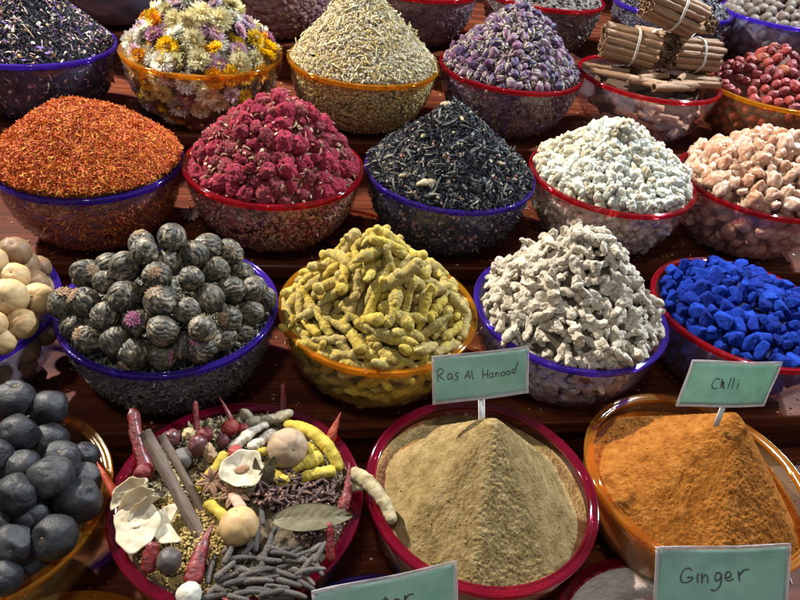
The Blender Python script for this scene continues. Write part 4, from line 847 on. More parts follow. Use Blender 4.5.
core(b, f, .022, mat('indigo mass', [(.002, .006, .06), (.004, .015, .12)], 90, .9, .6), 'indigo_heap', 'heap beneath the blue indigo chunks', 'indigo')
pts = heap_points(b, f, .0150, .005, R_(59), walld=.019, ws=.016) + [(p - n * .010, n, 0) for p, n, _ in heap_points(b, f, .0175, .005, R_(60), wall=False)]
place('indigo_chunk', CHm, pts, b, 'bright blue angular indigo chunk in the red rimmed bowl', 'indigo chunk', 'blue indigo chunks in the bowl', 'random', rng=R_(61), smin=.4, smax=1.15)

# ================================================================== front row
# powders
def powder(b, fn, m_, name, label, grain=.00075, fr=400, amp2=.0013, fr2=90, nr=380, na=900, Rk=.955, seed=3, bottom=True):
    a = np.linspace(0, 2 * np.pi, na, endpoint=False); Rt = r_in(.008, b.R, b.hb) - TH - .001; rings = []
    for t in np.linspace(0, 1, nr)[1:]:
        X, Y = Rt * t * np.cos(a), Rt * t * np.sin(a); rings.append(np.stack([X, Y, fn(X, Y)], -1))
    V = np.concatenate(rings); P = V * np.array([1, 1, .6])
    V[:, 2] += grain * fbm(P * fr, seed, 2) + amp2 * np.clip(fbm(P * fr2, seed + 5, 4), -.3, 1) * np.clip(vnoise(P * 16, seed + 2) + .45, 0, 1)
    ztop = V[-na:, 2].mean(); k = 0
    wall = []
    for d in np.linspace(-ztop + .004, b.hb * .93, 26):
        rr = r_in(d, b.R, b.hb) - TH - .001; wall.append(np.stack([rr * np.cos(a), rr * np.sin(a), 0 * a - d], -1))
    V = np.vstack([V] + wall); m_n = nr - 1 + 26; i = np.arange(m_n - 1)[:, None]; j = np.arange(na)[None]; j2 = (j + 1) % na
    Q = np.stack([i * na + j, (i + 1) * na + j, (i + 1) * na + j2, i * na + j2], -1).reshape(-1, 4)
    c0 = len(V); V = np.vstack([V, [[0, 0, float(fn(np.array([0.]), np.array([0.]))[0])], [0, 0, -b.hb * .93]]])
    T1 = np.stack([np.full(na, c0), j[0], j2[0]], -1); T2 = np.stack([np.full(na, c0 + 1), (m_n - 1) * na + j2[0], (m_n - 1) * na + j[0]], -1)
    return tag(link(name, mesh(name, V, [Q, T1, T2], mats=m_), loc=(b.x, b.y, b.z)), label, 'spice powder', kind='stuff')
def pyramid(b, A, ax, ay, base, faces, soft=9., rr=.90, low=.0):
    Ri = b.R * rr
    def f(X, Y):
        X = np.asarray(X, float); Y = np.asarray(Y, float); dx, dy = X - ax, Y - ay
        q = np.stack([(dx * math.cos(a) + dy * math.sin(a)) * k for a, k in faces], -1) / Ri
        s = np.log(np.exp(q * soft * 3).sum(-1)) / (soft * 3) ; s0 = np.log(len(faces)) / (soft * 3)
        s = np.sqrt(np.maximum(s - s0 * .6, 0) ** 2 + .0003) - .017
        h = base + A * (1 - s) ; fl = base + low * (1 - np.hypot(X, Y) / Ri) + .003 * vnoise(np.stack([X * 25, Y * 25, 0 * X], -1).reshape(-1, 3), 5).reshape(X.shape)
        return fl + np.log1p(np.exp((h - fl) / .0035)) * .0035
    return f
def pmat(name, cols, sp):
    m = mat(name, cols, 38, .95, 1, 300, .0018, rw=0, detail=10, spec=.12); return m
D = math.radians
b = BW['ras']
mras = pmat('greenish brown spice powder', [(.18, .12, .045), (.31, .215, .088), (.40, .295, .14)], 0)
powder(b, pyramid(b, .104, .0, .010, -.016, [(D(180), 1.12), (D(280), .98), (D(0), 1.22), (D(90), 1.35), (D(228), .98), (D(325), 1.08), (D(135), 1.22), (D(45), 1.3)], soft=20.), mras, 'spice_powder', 'greenish brown spice powder piled into a ridged cone', amp2=.0007, seed=4)
b = BW['chilli']
mchp = pmat('orange chilli powder', [(.21, .065, .009), (.33, .115, .017), (.42, .17, .034)], 0)
powder(b, pyramid(b, .103, .020, .012, -.021, [(D(190), .76), (D(280), .98), (D(345), 1.35), (D(90), 1.25), (D(235), .86), (D(30), 1.35), (D(140), 1.0)], soft=24.), mchp, 'spice_powder', 'orange chilli powder piled into a lopsided cone', amp2=.0017, fr2=110, seed=8)
b = BW['low3']
mwh = pmat('white ginger powder', [(.62, .58, .50), (.78, .76, .70)], 0)
f5 = lambda X, Y: -.009 + .030 * np.exp(-((X + .0) ** 2 + (Y - .012) ** 2) / .0052)
powder(b, f5, mwh, 'spice_powder', 'white ginger powder in the bowl behind the large lower card', seed=12, nr=160, na=300)
mrr = mat('red powder dust', [(.40, .07, .02), (.55, .14, .05)], 60, .95, .6, 900)
V, F = lathe([(.092, -.020), (.0935, -.0045), (.098, -.0035), (.1025, -.0048), (.1035, -.02)], 120)
V[:, 2] += .0012 * fbm(V * 130, 3) ; tag(link('red_powder_ring', mesh('red_powder_ring', V, F, mats=mrr), loc=(b.x, b.y, b.z)), 'ring of red powder round the white powder at the bottom edge', 'spice powder', kind='stuff')
b = BW['low2']; powder(b, lambda X, Y: -.03 + .02 * (1 - np.hypot(X, Y) / .11), pmat('brown powder', [(.14, .08, .04), (.22, .14, .07)], 0), 'spice_powder', 'brown powder low in the violet rimmed bowl at the bottom edge', seed=13, nr=100, na=200)
b = BW['low1']; powder(b, lambda X, Y: -.03 + .02 * (1 - np.hypot(X, Y) / .11), pmat('ochre powder', [(.28, .17, .05), (.38, .25, .09)], 0), 'spice_powder', 'ochre powder low in the amber rimmed bowl at the lower left edge', seed=14, nr=100, na=200)

# clods rolled down the powder slopes
for key, fnm, mm, lab in (('ras', None, mras, 'small clods of brown powder rolled down the slopes of the left cone'), ('chilli', None, mchp, 'small clods of orange powder rolled down the slopes of the right cone')):
    b = BW[key]; o_ = [o for o in COL.objects if o.name.startswith('spice_powder') and abs(o.location.x - b.x) < 1e-4 and abs(o.location.y - b.y) < 1e-4][0]; me_ = o_.data
    n_ = len(me_.vertices); V = np.empty(n_ * 3, np.float32); me_.vertices.foreach_get('co', V); V = V.reshape(-1, 3)[:379 * 900]
    r_ = R_(len(lab)); ix = r_.randint(200 * 900, 372 * 900, 160); scatter_mesh(b, 'powder_clods', [(V[i].astype(float), np.array([0, 0, 1.]), 0) for i in ix], [sc(lump(1, (1, .9, .8), .25, 2, 3), .0011), sc(lump(1, (1, .8, .7), .3, 2, 5), .0017)], mm, lab, 'spice powder', rng=r_, tilt=1, smin=.35, smax=1.2, smooth=True)

# black limes
mbk = mat('black dried lime skin', [(.005, .005, .006), (.013, .013, .016), (.028, .027, .029), (.085, .077, .07)], 22, .45, .6, 260, .0009, rw=.25)
b = BW['blime']
core(b, heap_fn(b, .03), .05, mat('black lime mass', [(.01, .01, .01), (.03, .028, .028)], 60, .9), 'lime_heap', 'dark heap low beneath the black limes', 'limes')
for i, (u, v, h, r, ax, lab) in enumerate([
        (14, 400, .062, 20, (.2, .3, 1), 'large black lime at the back left of the heap'), (49, 408, .052, 18.5, (.6, -.1, 1), 'black lime at the back right corner, level with the rim behind'), (18, 434, .058, 20, (-.2, -.6, 1), 'black lime second from the top on the left edge'),
        (50, 440, .036, 18, (.1, .4, 1), 'black lime between the upper ones, mostly shaded'), (60, 460, .034, 20, (.2, -.2, 1), 'smooth black lime in the middle with a highlight'), (83, 457, .022, 15.5, (.5, -.3, 1), 'small black lime leaning on the right rim'),
        (-4, 456, .058, 17, (0, 0, 1), 'black lime cut by the left edge, upper middle'), (23, 466, .050, 17, (.1, -.3, 1), 'black lime half behind the dimpled one'), (50, 477, .046, 22.5, (-.9, -.3, .3), 'black lime with a long crease across its face'),
        (16, 495, .046, 22, (.15, -.85, .55), 'black lime with a round dimple facing the viewer'), (79, 500, .024, 23, (.7, -.2, .8), 'large smooth black lime at the right rim, half lit'), (84, 479, .018, 17, (.5, 0, 1), 'black lime behind the large smooth one at the right rim'), (32, 516, .024, 20, (0, 0, 1), 'shaded black lime under the dimpled one'),
        (-6, 522, .036, 15, (0, 0, 1), 'black lime cut by the left edge, lower middle'), (53, 537, .022, 23.5, (-.2, -.6, .8), 'black lime near the front with a cracked dull patch'), (12, 545, .028, 21, (.3, -.8, .6), 'black lime with a small pit, lower left'), (3, 578, .020, 19, (0, -.4, 1), 'lowest black lime at the bottom left corner'),
        (36, 500, .012, 20, (0, 0, 1), 'black lime deep in the middle gap'), (30, 560, .0, 18, (0, 0, 1), 'black lime deep at the front'), (60, 515, .0, 18, (0, 0, 1), 'black lime deep at the right'), (32, 425, .02, 18, (0, 0, 1), 'black lime deep at the back')]):
    P = pick(u, v, b, h); dp = (P - CAM).dot(FW); lime_obj(P, ax, r * dp / F_PX, lab, mbk, 'black dried limes', i + 1, True)

# ================================================================== the mixed bowl
b = BW['mixed']; zb = b.z
def base_f(X, Y): return -.006 + .012 * (1 - (np.hypot(X, Y) / .11) ** 2) + .002 * fbm(np.stack([X * 60, Y * 60, 0 * X], -1).reshape(-1, 3), 3).reshape(np.shape(X))
core(b, base_f, .0005, mat('mixed spice crumbs', [(.07, .045, .03), (.2, .14, .08), (.12, .07, .04)], 200, .9, .9, 400, .002), 'spice_crumbs', 'brown crumbs filling the crimson bowl under the whole spices', 'spice', noise=200)
rg = R_(70)
def region(n, test, jit=.001, seed=1):
    r_ = R_(seed); out = []
    while len(out) < n:
        X, Y = r_.uniform(-.115, .115, 2)
        if math.hypot(X, Y) > .107: continue
        P = Vector((b.x + X, b.y + Y, zb)); d = P - CAM; z = d.dot(FW); u = 400 + F_PX * d.dot(RT) / z; v = 300 - F_PX * d.dot(UP) / z
        if test(u, v): out.append((np.array([X, Y, float(base_f(np.array([X]), np.array([Y]))[0]) + r_.rand() * jit]), np.array([0, 0, 1.]), 0))
    return out
mys = mat('yellow seed', [(.28, .19, .05), (.42, .31, .11), (.36, .25, .08)], 60, .6, .3, src='attr', rw=.9)
scatter_mesh(b, 'fenugreek_seeds', region(2600, lambda u, v: u < 232 and v > 500, .003, 2), [sc(lump(1, (1, .7, .6), .1, 2, 1), .0021), sc(lump(1, (1, .8, .8), .1, 2, 2), .0017)], mys, 'small yellow fenugreek seeds at the front left of the mixed bowl', 'seeds', rng=R_(71), tilt=1)
scatter_mesh(b, 'mixed_seeds', region(1500, lambda u, v: v < 500, .004, 3), [sc(lump(1, (1, .9, .9), .1, 2, 1), .0026), sc(seeds_proto('flake'), .006), sc(seeds_proto('chip'), .004)], mat('mixed seeds', [(.35, .27, .13), (.1, .07, .05), (.45, .4, .2), (.2, .12, .07)], 60, .6, .3, src='attr', rw=1), 'peppercorns, coriander and chips between the larger spices', 'seeds', rng=R_(72), tilt=1)
def seg(p0, p1, h0, h1): return at(p0[0], p0[1], zb + h0), at(p1[0], p1[1], zb + h1)
mchl = mat('dried chilli skin', [(.055, .004, .006), (.12, .008, .009), (.20, .014, .012), (.08, .005, .008)], 60, .36, .9, 110, .0014, rw=.3, coat=.25)
mcho = mat('orange red chilli skin', [(.24, .022, .008), (.36, .05, .012)], 60, .35, .8, 110, .0012, rw=.4, coat=.3)
mcap = mat('chilli cap', [(.35, .22, .12), (.5, .36, .22)], 90, .7)
def chilli(p0, p1, h0, h1, wpx, label, m_=None, bend=(0, 0, 0), cap=False, blunt=False, seed=0, flat=.7):
    A, Bp = seg(p0, p1, h0, h1); dp = (A - CAM).dot(FW); r = wpx * .36 * dp / F_PX
    mid = (A + Bp) / 2 + Vector(bend); o = tag(link('dried_chilli', None, loc=A), label, 'chilli')
    P = bez([(0, 0, 0), tuple(mid * 1 - A), tuple(Bp - A)], 36); t = np.linspace(0, 1, 36)
    rad = r * np.clip(t / .10, .12, 1) ** .5 * (np.clip((1 - t) / .75, .03, 1) ** .75 if not blunt else np.clip((1 - t) / .08, .3, 1) ** .4) * (1.08 - .25 * t * (1 if blunt else 0) + .04 * np.sin(t * 7 + seed))
    V, F = tube(P, rad, 22, True, flat); c = P[np.clip((np.arange(36 * 22) // 22), 0, 35)]; c = np.vstack([c, P[0], P[-1]]); d = V - c
    ti = np.concatenate([np.repeat(t, 22), [0, 1]]); an = np.concatenate([np.tile(np.linspace(0, 2 * np.pi, 22, endpoint=False), 36), [0, 0]]); W_ = np.stack([ti * 5, np.cos(an) * 1.6, np.sin(an) * 1.6], -1)
    k = 1 + .16 * fbm(W_ + seed * 5, seed, 2) - .13 * np.exp(-(fbm(W_ * 1.3 + seed * 3, seed + 2, 2) / .10) ** 2) + .04 * fbm(W_ * np.array([4, 2, 2]), seed + 4, 2); V = c + d * k[:, None]
    link('chilli_skin', mesh('chilli_skin', V, F, mats=m_ or mchl), o)
    if cap:
        dr = Vector(P[0] - P[3]).normalized(); T = tube([-np.array(dr) * r * .3, np.array(dr) * r * .25, np.array(dr) * r * .8, np.array(dr) * r * 1.3], [r * .7, r * .72, r * .35, r * .2], 10); link('stem_cap', mesh('stem_cap', T[0], T[1], mats=mcap), o)
    return o
chilli((150, 478), (133, 409), .008, .040, 20, 'tall dark red chilli standing up at the back left of the mixed bowl', bend=(-.006, 0, 0), seed=1, blunt=True, cap=False)
chilli((127, 512), (97, 462), .006, .026, 15, 'orange red chilli poking over the left rim of the mixed bowl', mcho, bend=(-.002, 0, .004), seed=2)
chilli((197, 434), (195, 401), .0, .022, 9.5, 'short dark chilli stub standing at the back rim, nearest the violet bowl', seed=3, blunt=True)
chilli((233, 426), (219, 397), .006, .024, 8, 'thin curved red chilli with a pale tip at the back rim', bend=(.003, 0, 0), seed=4)
chilli((283, 416), (283, 383), .0, .026, 9.5, 'upright dark chilli stub at the back rim below the turmeric bowl', seed=5, blunt=True)
chilli((328, 444), (341, 412), .0, .024, 13, 'orange brown chilli tip pointing up at the back right rim', mcho, seed=6)
chilli((341, 514), (349, 462), .006, .026, 14, 'slim bright red chilli upright by the right rim', mchl, bend=(.005, 0, 0), seed=7)
chilli((331, 562), (329, 522), .004, .026, 13, 'short red chilli with its pale stem end up at the lower right rim', blunt=True, seed=8, cap=False)
chilli((192, 588), (213, 524), .010, .022, 25, 'broad wrinkled dark red chilli lying in front of the cinnamon sticks', bend=(-.004, 0, .006), seed=9)
chilli((147, 574), (153, 542), .004, .020, 21, 'broken hollow red chilli cup beside the dark round spice', blunt=True, seed=10)
chilli((260, 612), (222, 598), .006, .012, 24, 'dark red chilli lying at the bottom edge of the picture', seed=11)
mgq = mat('grey brown cinnamon bark', [(.09, .06, .04), (.16, .11, .08), (.21, .155, .115)], 30, .75, .6, 130, .0007, rw=.1, stretch=(1, 6, 6))
def stick(p0, p1, h0, h1, wpx, label, seed):
    A, Bp = seg(p0, p1, h0, h1); d = Bp - A; dp = (A - CAM).dot(FW); r = wpx * .5 * dp / F_PX
    o = tag(link('cinnamon_stick', quill(d.length, r * .92, seed, 'cinnamon_stick', mgq)), label, 'cinnamon stick'); o.matrix_world = frame_m((A + Bp) / 2, Vector((.1, -.7, 1)), 0, d) @ Matrix.Rotation(math.pi * .85, 4, 'X'); return o
stick((151, 441), (203, 545), .034, .018, 13.5, 'longest grey cinnamon stick slanting across the left of the mixed bowl', 41)
stick((166, 443), (213, 531), .026, .012, 9, 'thinner cinnamon stick lying right behind the longest one', 42)
P = pick(288, 448, b, .028); lime_obj(P, (.25, -.5, .5), .0205 * 1.0, 'larger tan dried lime at the back of the mixed bowl', mat('greyish tan lime peel', [(.24, .15, .085), (.36, .25, .155), (.42, .29, .18)], 30, .6, .35, 260, .0008, rw=0), None, 31)
P = pick(239, 526, b, .022); lime_obj(P, (-.15, .5, 1), .0180, 'smaller tan dried lime in the middle of the mixed bowl', mli, None, 32)
def ball(u, v, h, rpx, label, m_, cat='berry', name='dried_berry', s=(1, 1, .95), grp=None, seed=1, amp=.07):
    P = pick(u, v, b, h); dp = (P - CAM).dot(FW); r = rpx * dp / F_PX; o = link(name, wrinkled(seed, (r * s[0], r * s[1], r * s[2]), amp, 2.6, 4, name, m_), loc=P); o.rotation_euler = (seed, seed * .7, seed * 2.1); return tag(o, label, cat, grp)
mdr = mat('dark red dried berry', [(.05, .012, .016), (.10, .03, .032), (.14, .05, .05)], 50, .4, .4, 200, .001, rw=.2, coat=.2)
mgr = mat('grey nut', [(.08, .07, .065), (.14, .12, .11)], 50, .6, .4, 200)
ball(198, 446, .024, 11, 'dark red oval berry beside the top of the cinnamon stick', mdr, seed=2, s=(1.05, .9, .9)); ball(171, 439, .020, 10, 'dark purple berry in the shade at the back left', mdr, seed=3); ball(205, 435, .024, 8, 'dusky pink round berry above the dark oval one', mb_, seed=4)
ball(230, 428, .022, 9, 'bright red ribbed berry under the thin curved chilli', mb_, seed=5, amp=.12); ball(243, 429, .018, 6, 'small red berry right of the ribbed one', mb_, seed=6); ball(223, 441, .020, 7, 'brownish round berry between the walnut and the ginger', mdr, seed=7)
ball(236, 453, .024, 8.5, 'orange red shrivelled berry above the white slice', mb_, seed=8, amp=.16); ball(144, 473, .020, 10.5, 'glossy red round chilli beside the tall chilli', mb_, seed=9, amp=.10); ball(183, 459, .016, 11, 'grey rounded nut between the two cinnamon sticks and berries', mgr, 'nut', 'dried_nut', seed=10, amp=.03)
ball(169, 561, .018, 13, 'dark round nutmeg like seed in front of the white slices', mat('dark seed', [(.05, .04, .036), (.10, .08, .07)], 50, .42, .4, 200), 'seed', 'round_seed', seed=11, amp=.02); ball(189, 595, .018, 13, 'white garlic like ball at the bottom edge of the mixed bowl', mat('white bulb', [(.4, .37, .3), (.55, .52, .45)], 50, .6, .4, 200), 'bulb', 'dried_bulb', seed=12, amp=.05)
mwn = mat('walnut brown', [(.20, .12, .06), (.36, .24, .13), (.28, .17, .09)], 60, .75, .7, 160)
ball(209, 452, .020, 10, 'wrinkled brown walnut like piece left of the turmeric finger', mwn, 'nut', 'wrinkled_nut', (1.4, .7, .7), seed=13, amp=.28); ball(189, 434, .022, 7, 'small tan crumpled nut at the back', mat('tan nut', [(.45, .3, .14), (.6, .45, .25)], 60, .8, .7), 'nut', 'wrinkled_nut', seed=14, amp=.25)
def rootp(pts_, hs, wpx, label, m_, cat, name, seed, nz=.18, ell=.85):
    W = [at(u, v, zb + h) for (u, v), h in zip(pts_, hs)]; A = W[0]; dp = (A - CAM).dot(FW); r = wpx * .5 * dp / F_PX
    path = bez([tuple(q - A) for q in W], 90); t = np.linspace(0, 1, 90); e = np.clip(np.minimum(t, 1 - t) / .10, 0, 1); rad = r * np.sqrt(np.clip(1 - (1 - e) ** 2, .03, 1)) * (1 + .09 * np.sin(t * 7 + seed * 2) + .03 * np.sin(t * 21 + seed)) * (1.05 - .22 * t)
    V, F = tube(path, rad, 22, True, ell); c = np.vstack([np.repeat(path, 22, 0), path[0], path[-1]]); V = c + (V - c) * (1 + nz * fbm(V * 110 + seed, seed, 3) + .06 * fbm(V * 420 + seed, seed + 2, 2))[:, None]
    return tag(link(name, mesh(name, V, F, mats=m_), loc=A), label, cat)
mty = mat('golden turmeric skin', [(.28, .20, .02), (.42, .31, .03), (.50, .39, .09)], 50, .75, .6, 240, .001, rw=.2)
rootp([(226, 455), (218, 464), (199, 492)], (.022, .024, .008), 13, 'golden turmeric finger lying between the star anise and the walnut', mty, 'turmeric root', 'turmeric_root', 1)
rootp([(284, 424), (312, 428), (330, 440), (333, 458), (341, 471)], (.020, .028, .026, .020, .014), 14, 'long bent golden turmeric root along the back right rim', mty, 'turmeric root', 'turmeric_root', 2)
rootp([(322, 456), (306, 462), (290, 472)], (.020, .022, .012), 13, 'short golden turmeric root pointing at the larger lime', mty, 'turmeric root', 'turmeric_root', 3)
rootp([(335, 471), (316, 472), (300, 478)], (.014, .020, .012), 13, 'golden turmeric root just above the cloves', mty, 'turmeric root', 'turmeric_root', 4)
rootp([(268, 470), (280, 480), (298, 484)], (.008, .014, .012), 18, 'broad golden turmeric piece under the leaf and the lime', mty, 'turmeric root', 'turmeric_root', 5)
rootp([(306, 446), (316, 452), (322, 466)], (.016, .018, .010), 14, 'golden turmeric piece between the lime and the long bent root', mty, 'turmeric root', 'turmeric_root', 6)
rootp([(208, 503), (217, 510), (226, 520)], (.012, .018, .010), 13, 'golden turmeric end poking out left of the smaller lime', mty, 'turmeric root', 'turmeric_root', 7)
rootp([(254, 452), (262, 453), (272, 450)], (.014, .016, .014), 9, 'golden turmeric bit above the upright leaf', mty, 'turmeric root', 'turmeric_root', 8)
rootp([(230, 452), (240, 440), (254, 428), (268, 424)], (.014, .024, .024, .016), 12, 'white dried ginger finger at the back of the mixed bowl', mgi, 'ginger root', 'ginger_root', 9, .25)
rootp([(249, 450), (260, 440), (276, 432)], (.014, .022, .020), 12, 'second pale ginger finger touching the larger lime', mgi, 'ginger root', 'ginger_root', 10, .25)
mgg = mat('grey green root', [(.22, .19, .12), (.34, .29, .2)], 60, .85, .7, 200)
rootp([(244, 426), (262, 418), (280, 420), (293, 411)], (.010, .020, .020, .026), 12, 'grey green knotted root along the back rim', mgg, 'root', 'knotted_root', 11, .3)
ball(246, 415, .014, 7, 'grey rounded root knob at the back rim', mgg, 'root', 'knotted_root', (1.3, .8, .8), seed=15)
mgt = mat('pale tan ginger', [(.26, .20, .10), (.38, .31, .17), (.46, .38, .23)], 50, .8, .7, 240, .0012, rw=.1)
rootp([(350, 472), (362, 474), (376, 486), (388, 506), (393, 524)], (.016, .024, .020, .012, .006), 15, 'long pale root reaching out over the rims of the two crimson bowls', mgt, 'ginger root', 'ginger_root', 12, .2)
rootp([(366, 482), (356, 489), (348, 487)], (.014, .010, .008), 12, 'short pale stub under the long pale root', mgt, 'ginger root', 'ginger_root', 13, .15)
rootp([(232, 493), (238, 505), (246, 514)], (.018, .020, .014), 12, 'pale brown shard above the smaller lime', mat('tan shard', [(.36, .22, .14), (.48, .32, .22)], 60, .7), 'root chip', 'root_chip', 14, .1, .5)
# white slices
msl = mat('ivory slice', [(.36, .28, .16), (.48, .41, .28), (.56, .50, .37)], 40, .6, .4, 180, .0008, rw=.1, sss=.25, ssr=.004)
mslb = mat('slice heart', [(.20, .10, .045), (.32, .18, .09)], 90, .8)
def slice_(u, v, h, ru, rv, nrm, roll, label, seed, cup=.15, heart=None, wedge=6.2832, thick=.0016):
    P = pick(u, v, b, h); dp = (P - CAM).dot(FW); s = dp / F_PX; na, nr = 60, 14; V = []; r_ = R_(seed)
    for sgn in (1, -1):
        for i in range(nr + 1):
            t = i / nr
            for j in range(na):
                a = wedge * j / (na - 1 if wedge < 6.2 else na) ; q = 1 + .06 * math.sin(3 * a + seed) + .04 * math.sin(7 * a + seed * 2)
                x, y = ru * s * t * q * math.cos(a), rv * s * t * q * math.sin(a); V.append((x, y, cup * ru * s * (t ** 2.2) + .0012 * math.sin(5 * a + seed) * t ** 3 + sgn * thick / 2 * (1 - .6 * t ** 6)))
    V = np.array(V); V[:, 2] += .0005 * fbm(V * 260, seed); m1 = (nr + 1) * na; nj = na if wedge > 6.2 else na - 1
    i = np.arange(nr)[:, None]; j = np.arange(nj)[None]; j2 = (j + 1) % na; Q = np.stack([i * na + j, (i + 1) * na + j, (i + 1) * na + j2, i * na + j2], -1).reshape(-1, 4); Qb = Q[:, ::-1] + m1
    j = np.arange(nj); E_ = np.stack([nr * na + j, m1 + nr * na + j, m1 + nr * na + (j + 1) % na, nr * na + (j + 1) % na], -1); Fs = [Q, Qb, E_]
    if wedge < 6.2:
        k = np.arange(nr); Fs += [np.stack([k * na, m1 + k * na, m1 + (k + 1) * na, (k + 1) * na], -1), np.stack([k * na + na - 1, (k + 1) * na + na - 1, m1 + (k + 1) * na + na - 1, m1 + k * na + na - 1], -1)]
    o = tag(link('dried_slice', mesh('dried_slice', V, Fs, mats=msl)), label, 'dried slice'); o.matrix_world = frame_m(P, nrm, roll, (1, 0, 0))
    if heart:
        Vh, Fh = lump(3, (heart * s, heart * .55 * s, .0012), .12, 2, seed); c = link('slice_heart', mesh('slice_heart', Vh + np.array([0, 0, .0012]), Fh, mats=mslb if seed == 5 else mat('ivory core', [(.6, .5, .34), (.7, .6, .42)], 60, .6), smooth=True), o)
    return o
slice_(137, 526, .016, 22, 26, (-.1, -.25, 1), .2, 'large ivory slice with an oval core at the left of the mixed bowl', 1, .08, 4.5)
slice_(170, 524, .013, 21, 19, (.1, -.2, 1), 1.2, 'smooth ivory slice tucked against the cinnamon stick', 2, .06, None, 4.2)
slice_(133, 495, .024, 24, 15, (-.5, -.7, .9), .55, 'upper curled ivory slice of the fan at the left', 3, .25, None, 3.3)
slice_(140, 502, .022, 23, 14, (-.3, -.9, .7), .65, 'second curled ivory slice of the fan at the left', 4, .3, None, 3.3)
slice_(146, 509, .020, 18, 12, (.1, -.9, .6), .75, 'innermost curled ivory slice of the fan at the left', 7, .3, None, 3.3)
slice_(242, 470, .028, 22, 19, (.15, -.35, 1), .3, 'white cupped slice with a brown heart in the middle of the bowl', 5, .22, 8)
# leaves
mlf = mat('dull green bay leaf', [(.075, .062, .03), (.12, .10, .05), (.16, .135, .075)], 26, .5, .35, 120, .0006, rw=.1, stretch=(1, 3, 3))
def leaf(p0, p1, h0, h1, wpx, nrm, label, seed, fold=.12):
    A, Bp = seg(p0, p1, h0, h1); d = Bp - A; L_ = d.length; dp = (A - CAM).dot(FW); W = wpx * .5 * dp / F_PX; n, k = 40, 12; V = []
    for sgn in (1, -1):
        for i in range(n + 1):
            t = i / n; wd = W * (math.sin(math.pi * min(1, t * 1.0 + .0) ** .85) ** .75 + .02)
            for j in range(-k, k + 1):
                s = j / k; V.append((L_ * (t - .5), wd * s, fold * W * abs(s) * 1.4 - .05 * L_ * math.cos(math.pi * (t - .5)) * -1 + .0004 * math.sin(t * 60 - abs(s) * 9) * (1 - abs(s)) + sgn * .00028 + (.0006 * sgn * max(0, 1 - abs(s) * 9) * (1 - t))))
    V = np.array(V); V[:, 2] += .0009 * fbm(V * 70, seed); w_ = 2 * k + 1; m1 = (n + 1) * w_; i = np.arange(n)[:, None]; j = np.arange(2 * k)[None]; Q = np.stack([i * w_ + j, (i + 1) * w_ + j, (i + 1) * w_ + j + 1, i * w_ + j + 1], -1).reshape(-1, 4)
    E_ = []; i = np.arange(n)
    for c in (0, 2 * k): E_.append(np.stack([i * w_ + c, m1 + i * w_ + c, m1 + (i + 1) * w_ + c, (i + 1) * w_ + c], -1))
    o = tag(link('bay_leaf', mesh('bay_leaf', V, [Q, Q[:, ::-1] + m1] + E_, mats=mlf)), label, 'bay leaf'); o.matrix_world = frame_m((A + Bp) / 2, nrm, 0, d); return o
leaf((271, 521), (353, 516), .022, .024, 28, (0, -.35, 1), 'large flat dull green bay leaf resting across the cloves', 1)
leaf((262, 494), (270, 452), .014, .036, 16, (.3, -1, .3), 'small upright bay leaf beside the larger lime', 2)
leaf((256, 496), (264, 455), .012, .030, 13, (-.5, -1, .3), 'narrow folded leaf left of the upright bay leaf', 3)
leaf((243, 505), (252, 480), .010, .018, 10, (.3, -1, .6), 'tiny dull leaf above the smaller lime', 4)
# star anise
man = mat('star anise', [(.12, .055, .03), (.24, .12, .06), (.34, .19, .10)], 90, .6, .6, 260); msd = mat('glossy seed', [(.20, .08, .03), (.3, .14, .05)], 40, .2, 0)
def anise(P, R, nrm, label, seed, name='star_anise', cat='star anise', m_=None, n=8):
    o = tag(link(name, None), label, cat); o.matrix_world = frame_m(P, nrm, seed)
    for j in range(n):
        a = j / n * 6.283; r_ = R_(seed * 10 + j); l = R * r_.uniform(.85, 1.08); V, F = ico(3); x = (V[:, 0] + 1) / 2; wd = np.clip(np.sin(np.pi * np.clip(x, 0, 1) ** .8), 0, 1); V2 = np.stack([x * l, V[:, 1] * l * .17 * (.35 + wd), V[:, 2] * l * .17 * (.4 + wd) + .12 * l * x ** 2], -1)
        V2[:, 2] -= np.where(V[:, 2] > .2, np.exp(-(V[:, 1] / .35) ** 2) * wd * l * .13, 0); c, s_ = math.cos(a), math.sin(a); V2 = np.stack([V2[:, 0] * c - V2[:, 1] * s_, V2[:, 0] * s_ + V2[:, 1] * c, V2[:, 2]], -1); link('carpel', mesh('carpel', V2, F, mats=m_ or man), o)
        if j % 3 == 0 and name == 'star_anise': Vs_, Fs_ = lump(2, (l * .14, l * .09, l * .07), .03, 1, 1); Vs_ = Vs_ + np.array([l * .5, 0, l * .10]); Vs_ = np.stack([Vs_[:, 0] * c - Vs_[:, 1] * s_, Vs_[:, 0] * s_ + Vs_[:, 1] * c, Vs_[:, 2]], -1); link('seed', mesh('seed', Vs_, Fs_, mats=msd), o)
    return o
anise(pick(212, 481, b, .026), .0155, (.1, -.5, 1), 'star anise lying on the golden turmeric finger', 1)
anise(pick(233, 494, b, .018), .0165, (.3, -.3, 1), 'star anise half hidden under the white cupped slice', 2)
anise(pick(203, 555, b, .012), .013, (-.6, -.5, 1), 'star anise tucked right of the broad dark red chilli', 3)
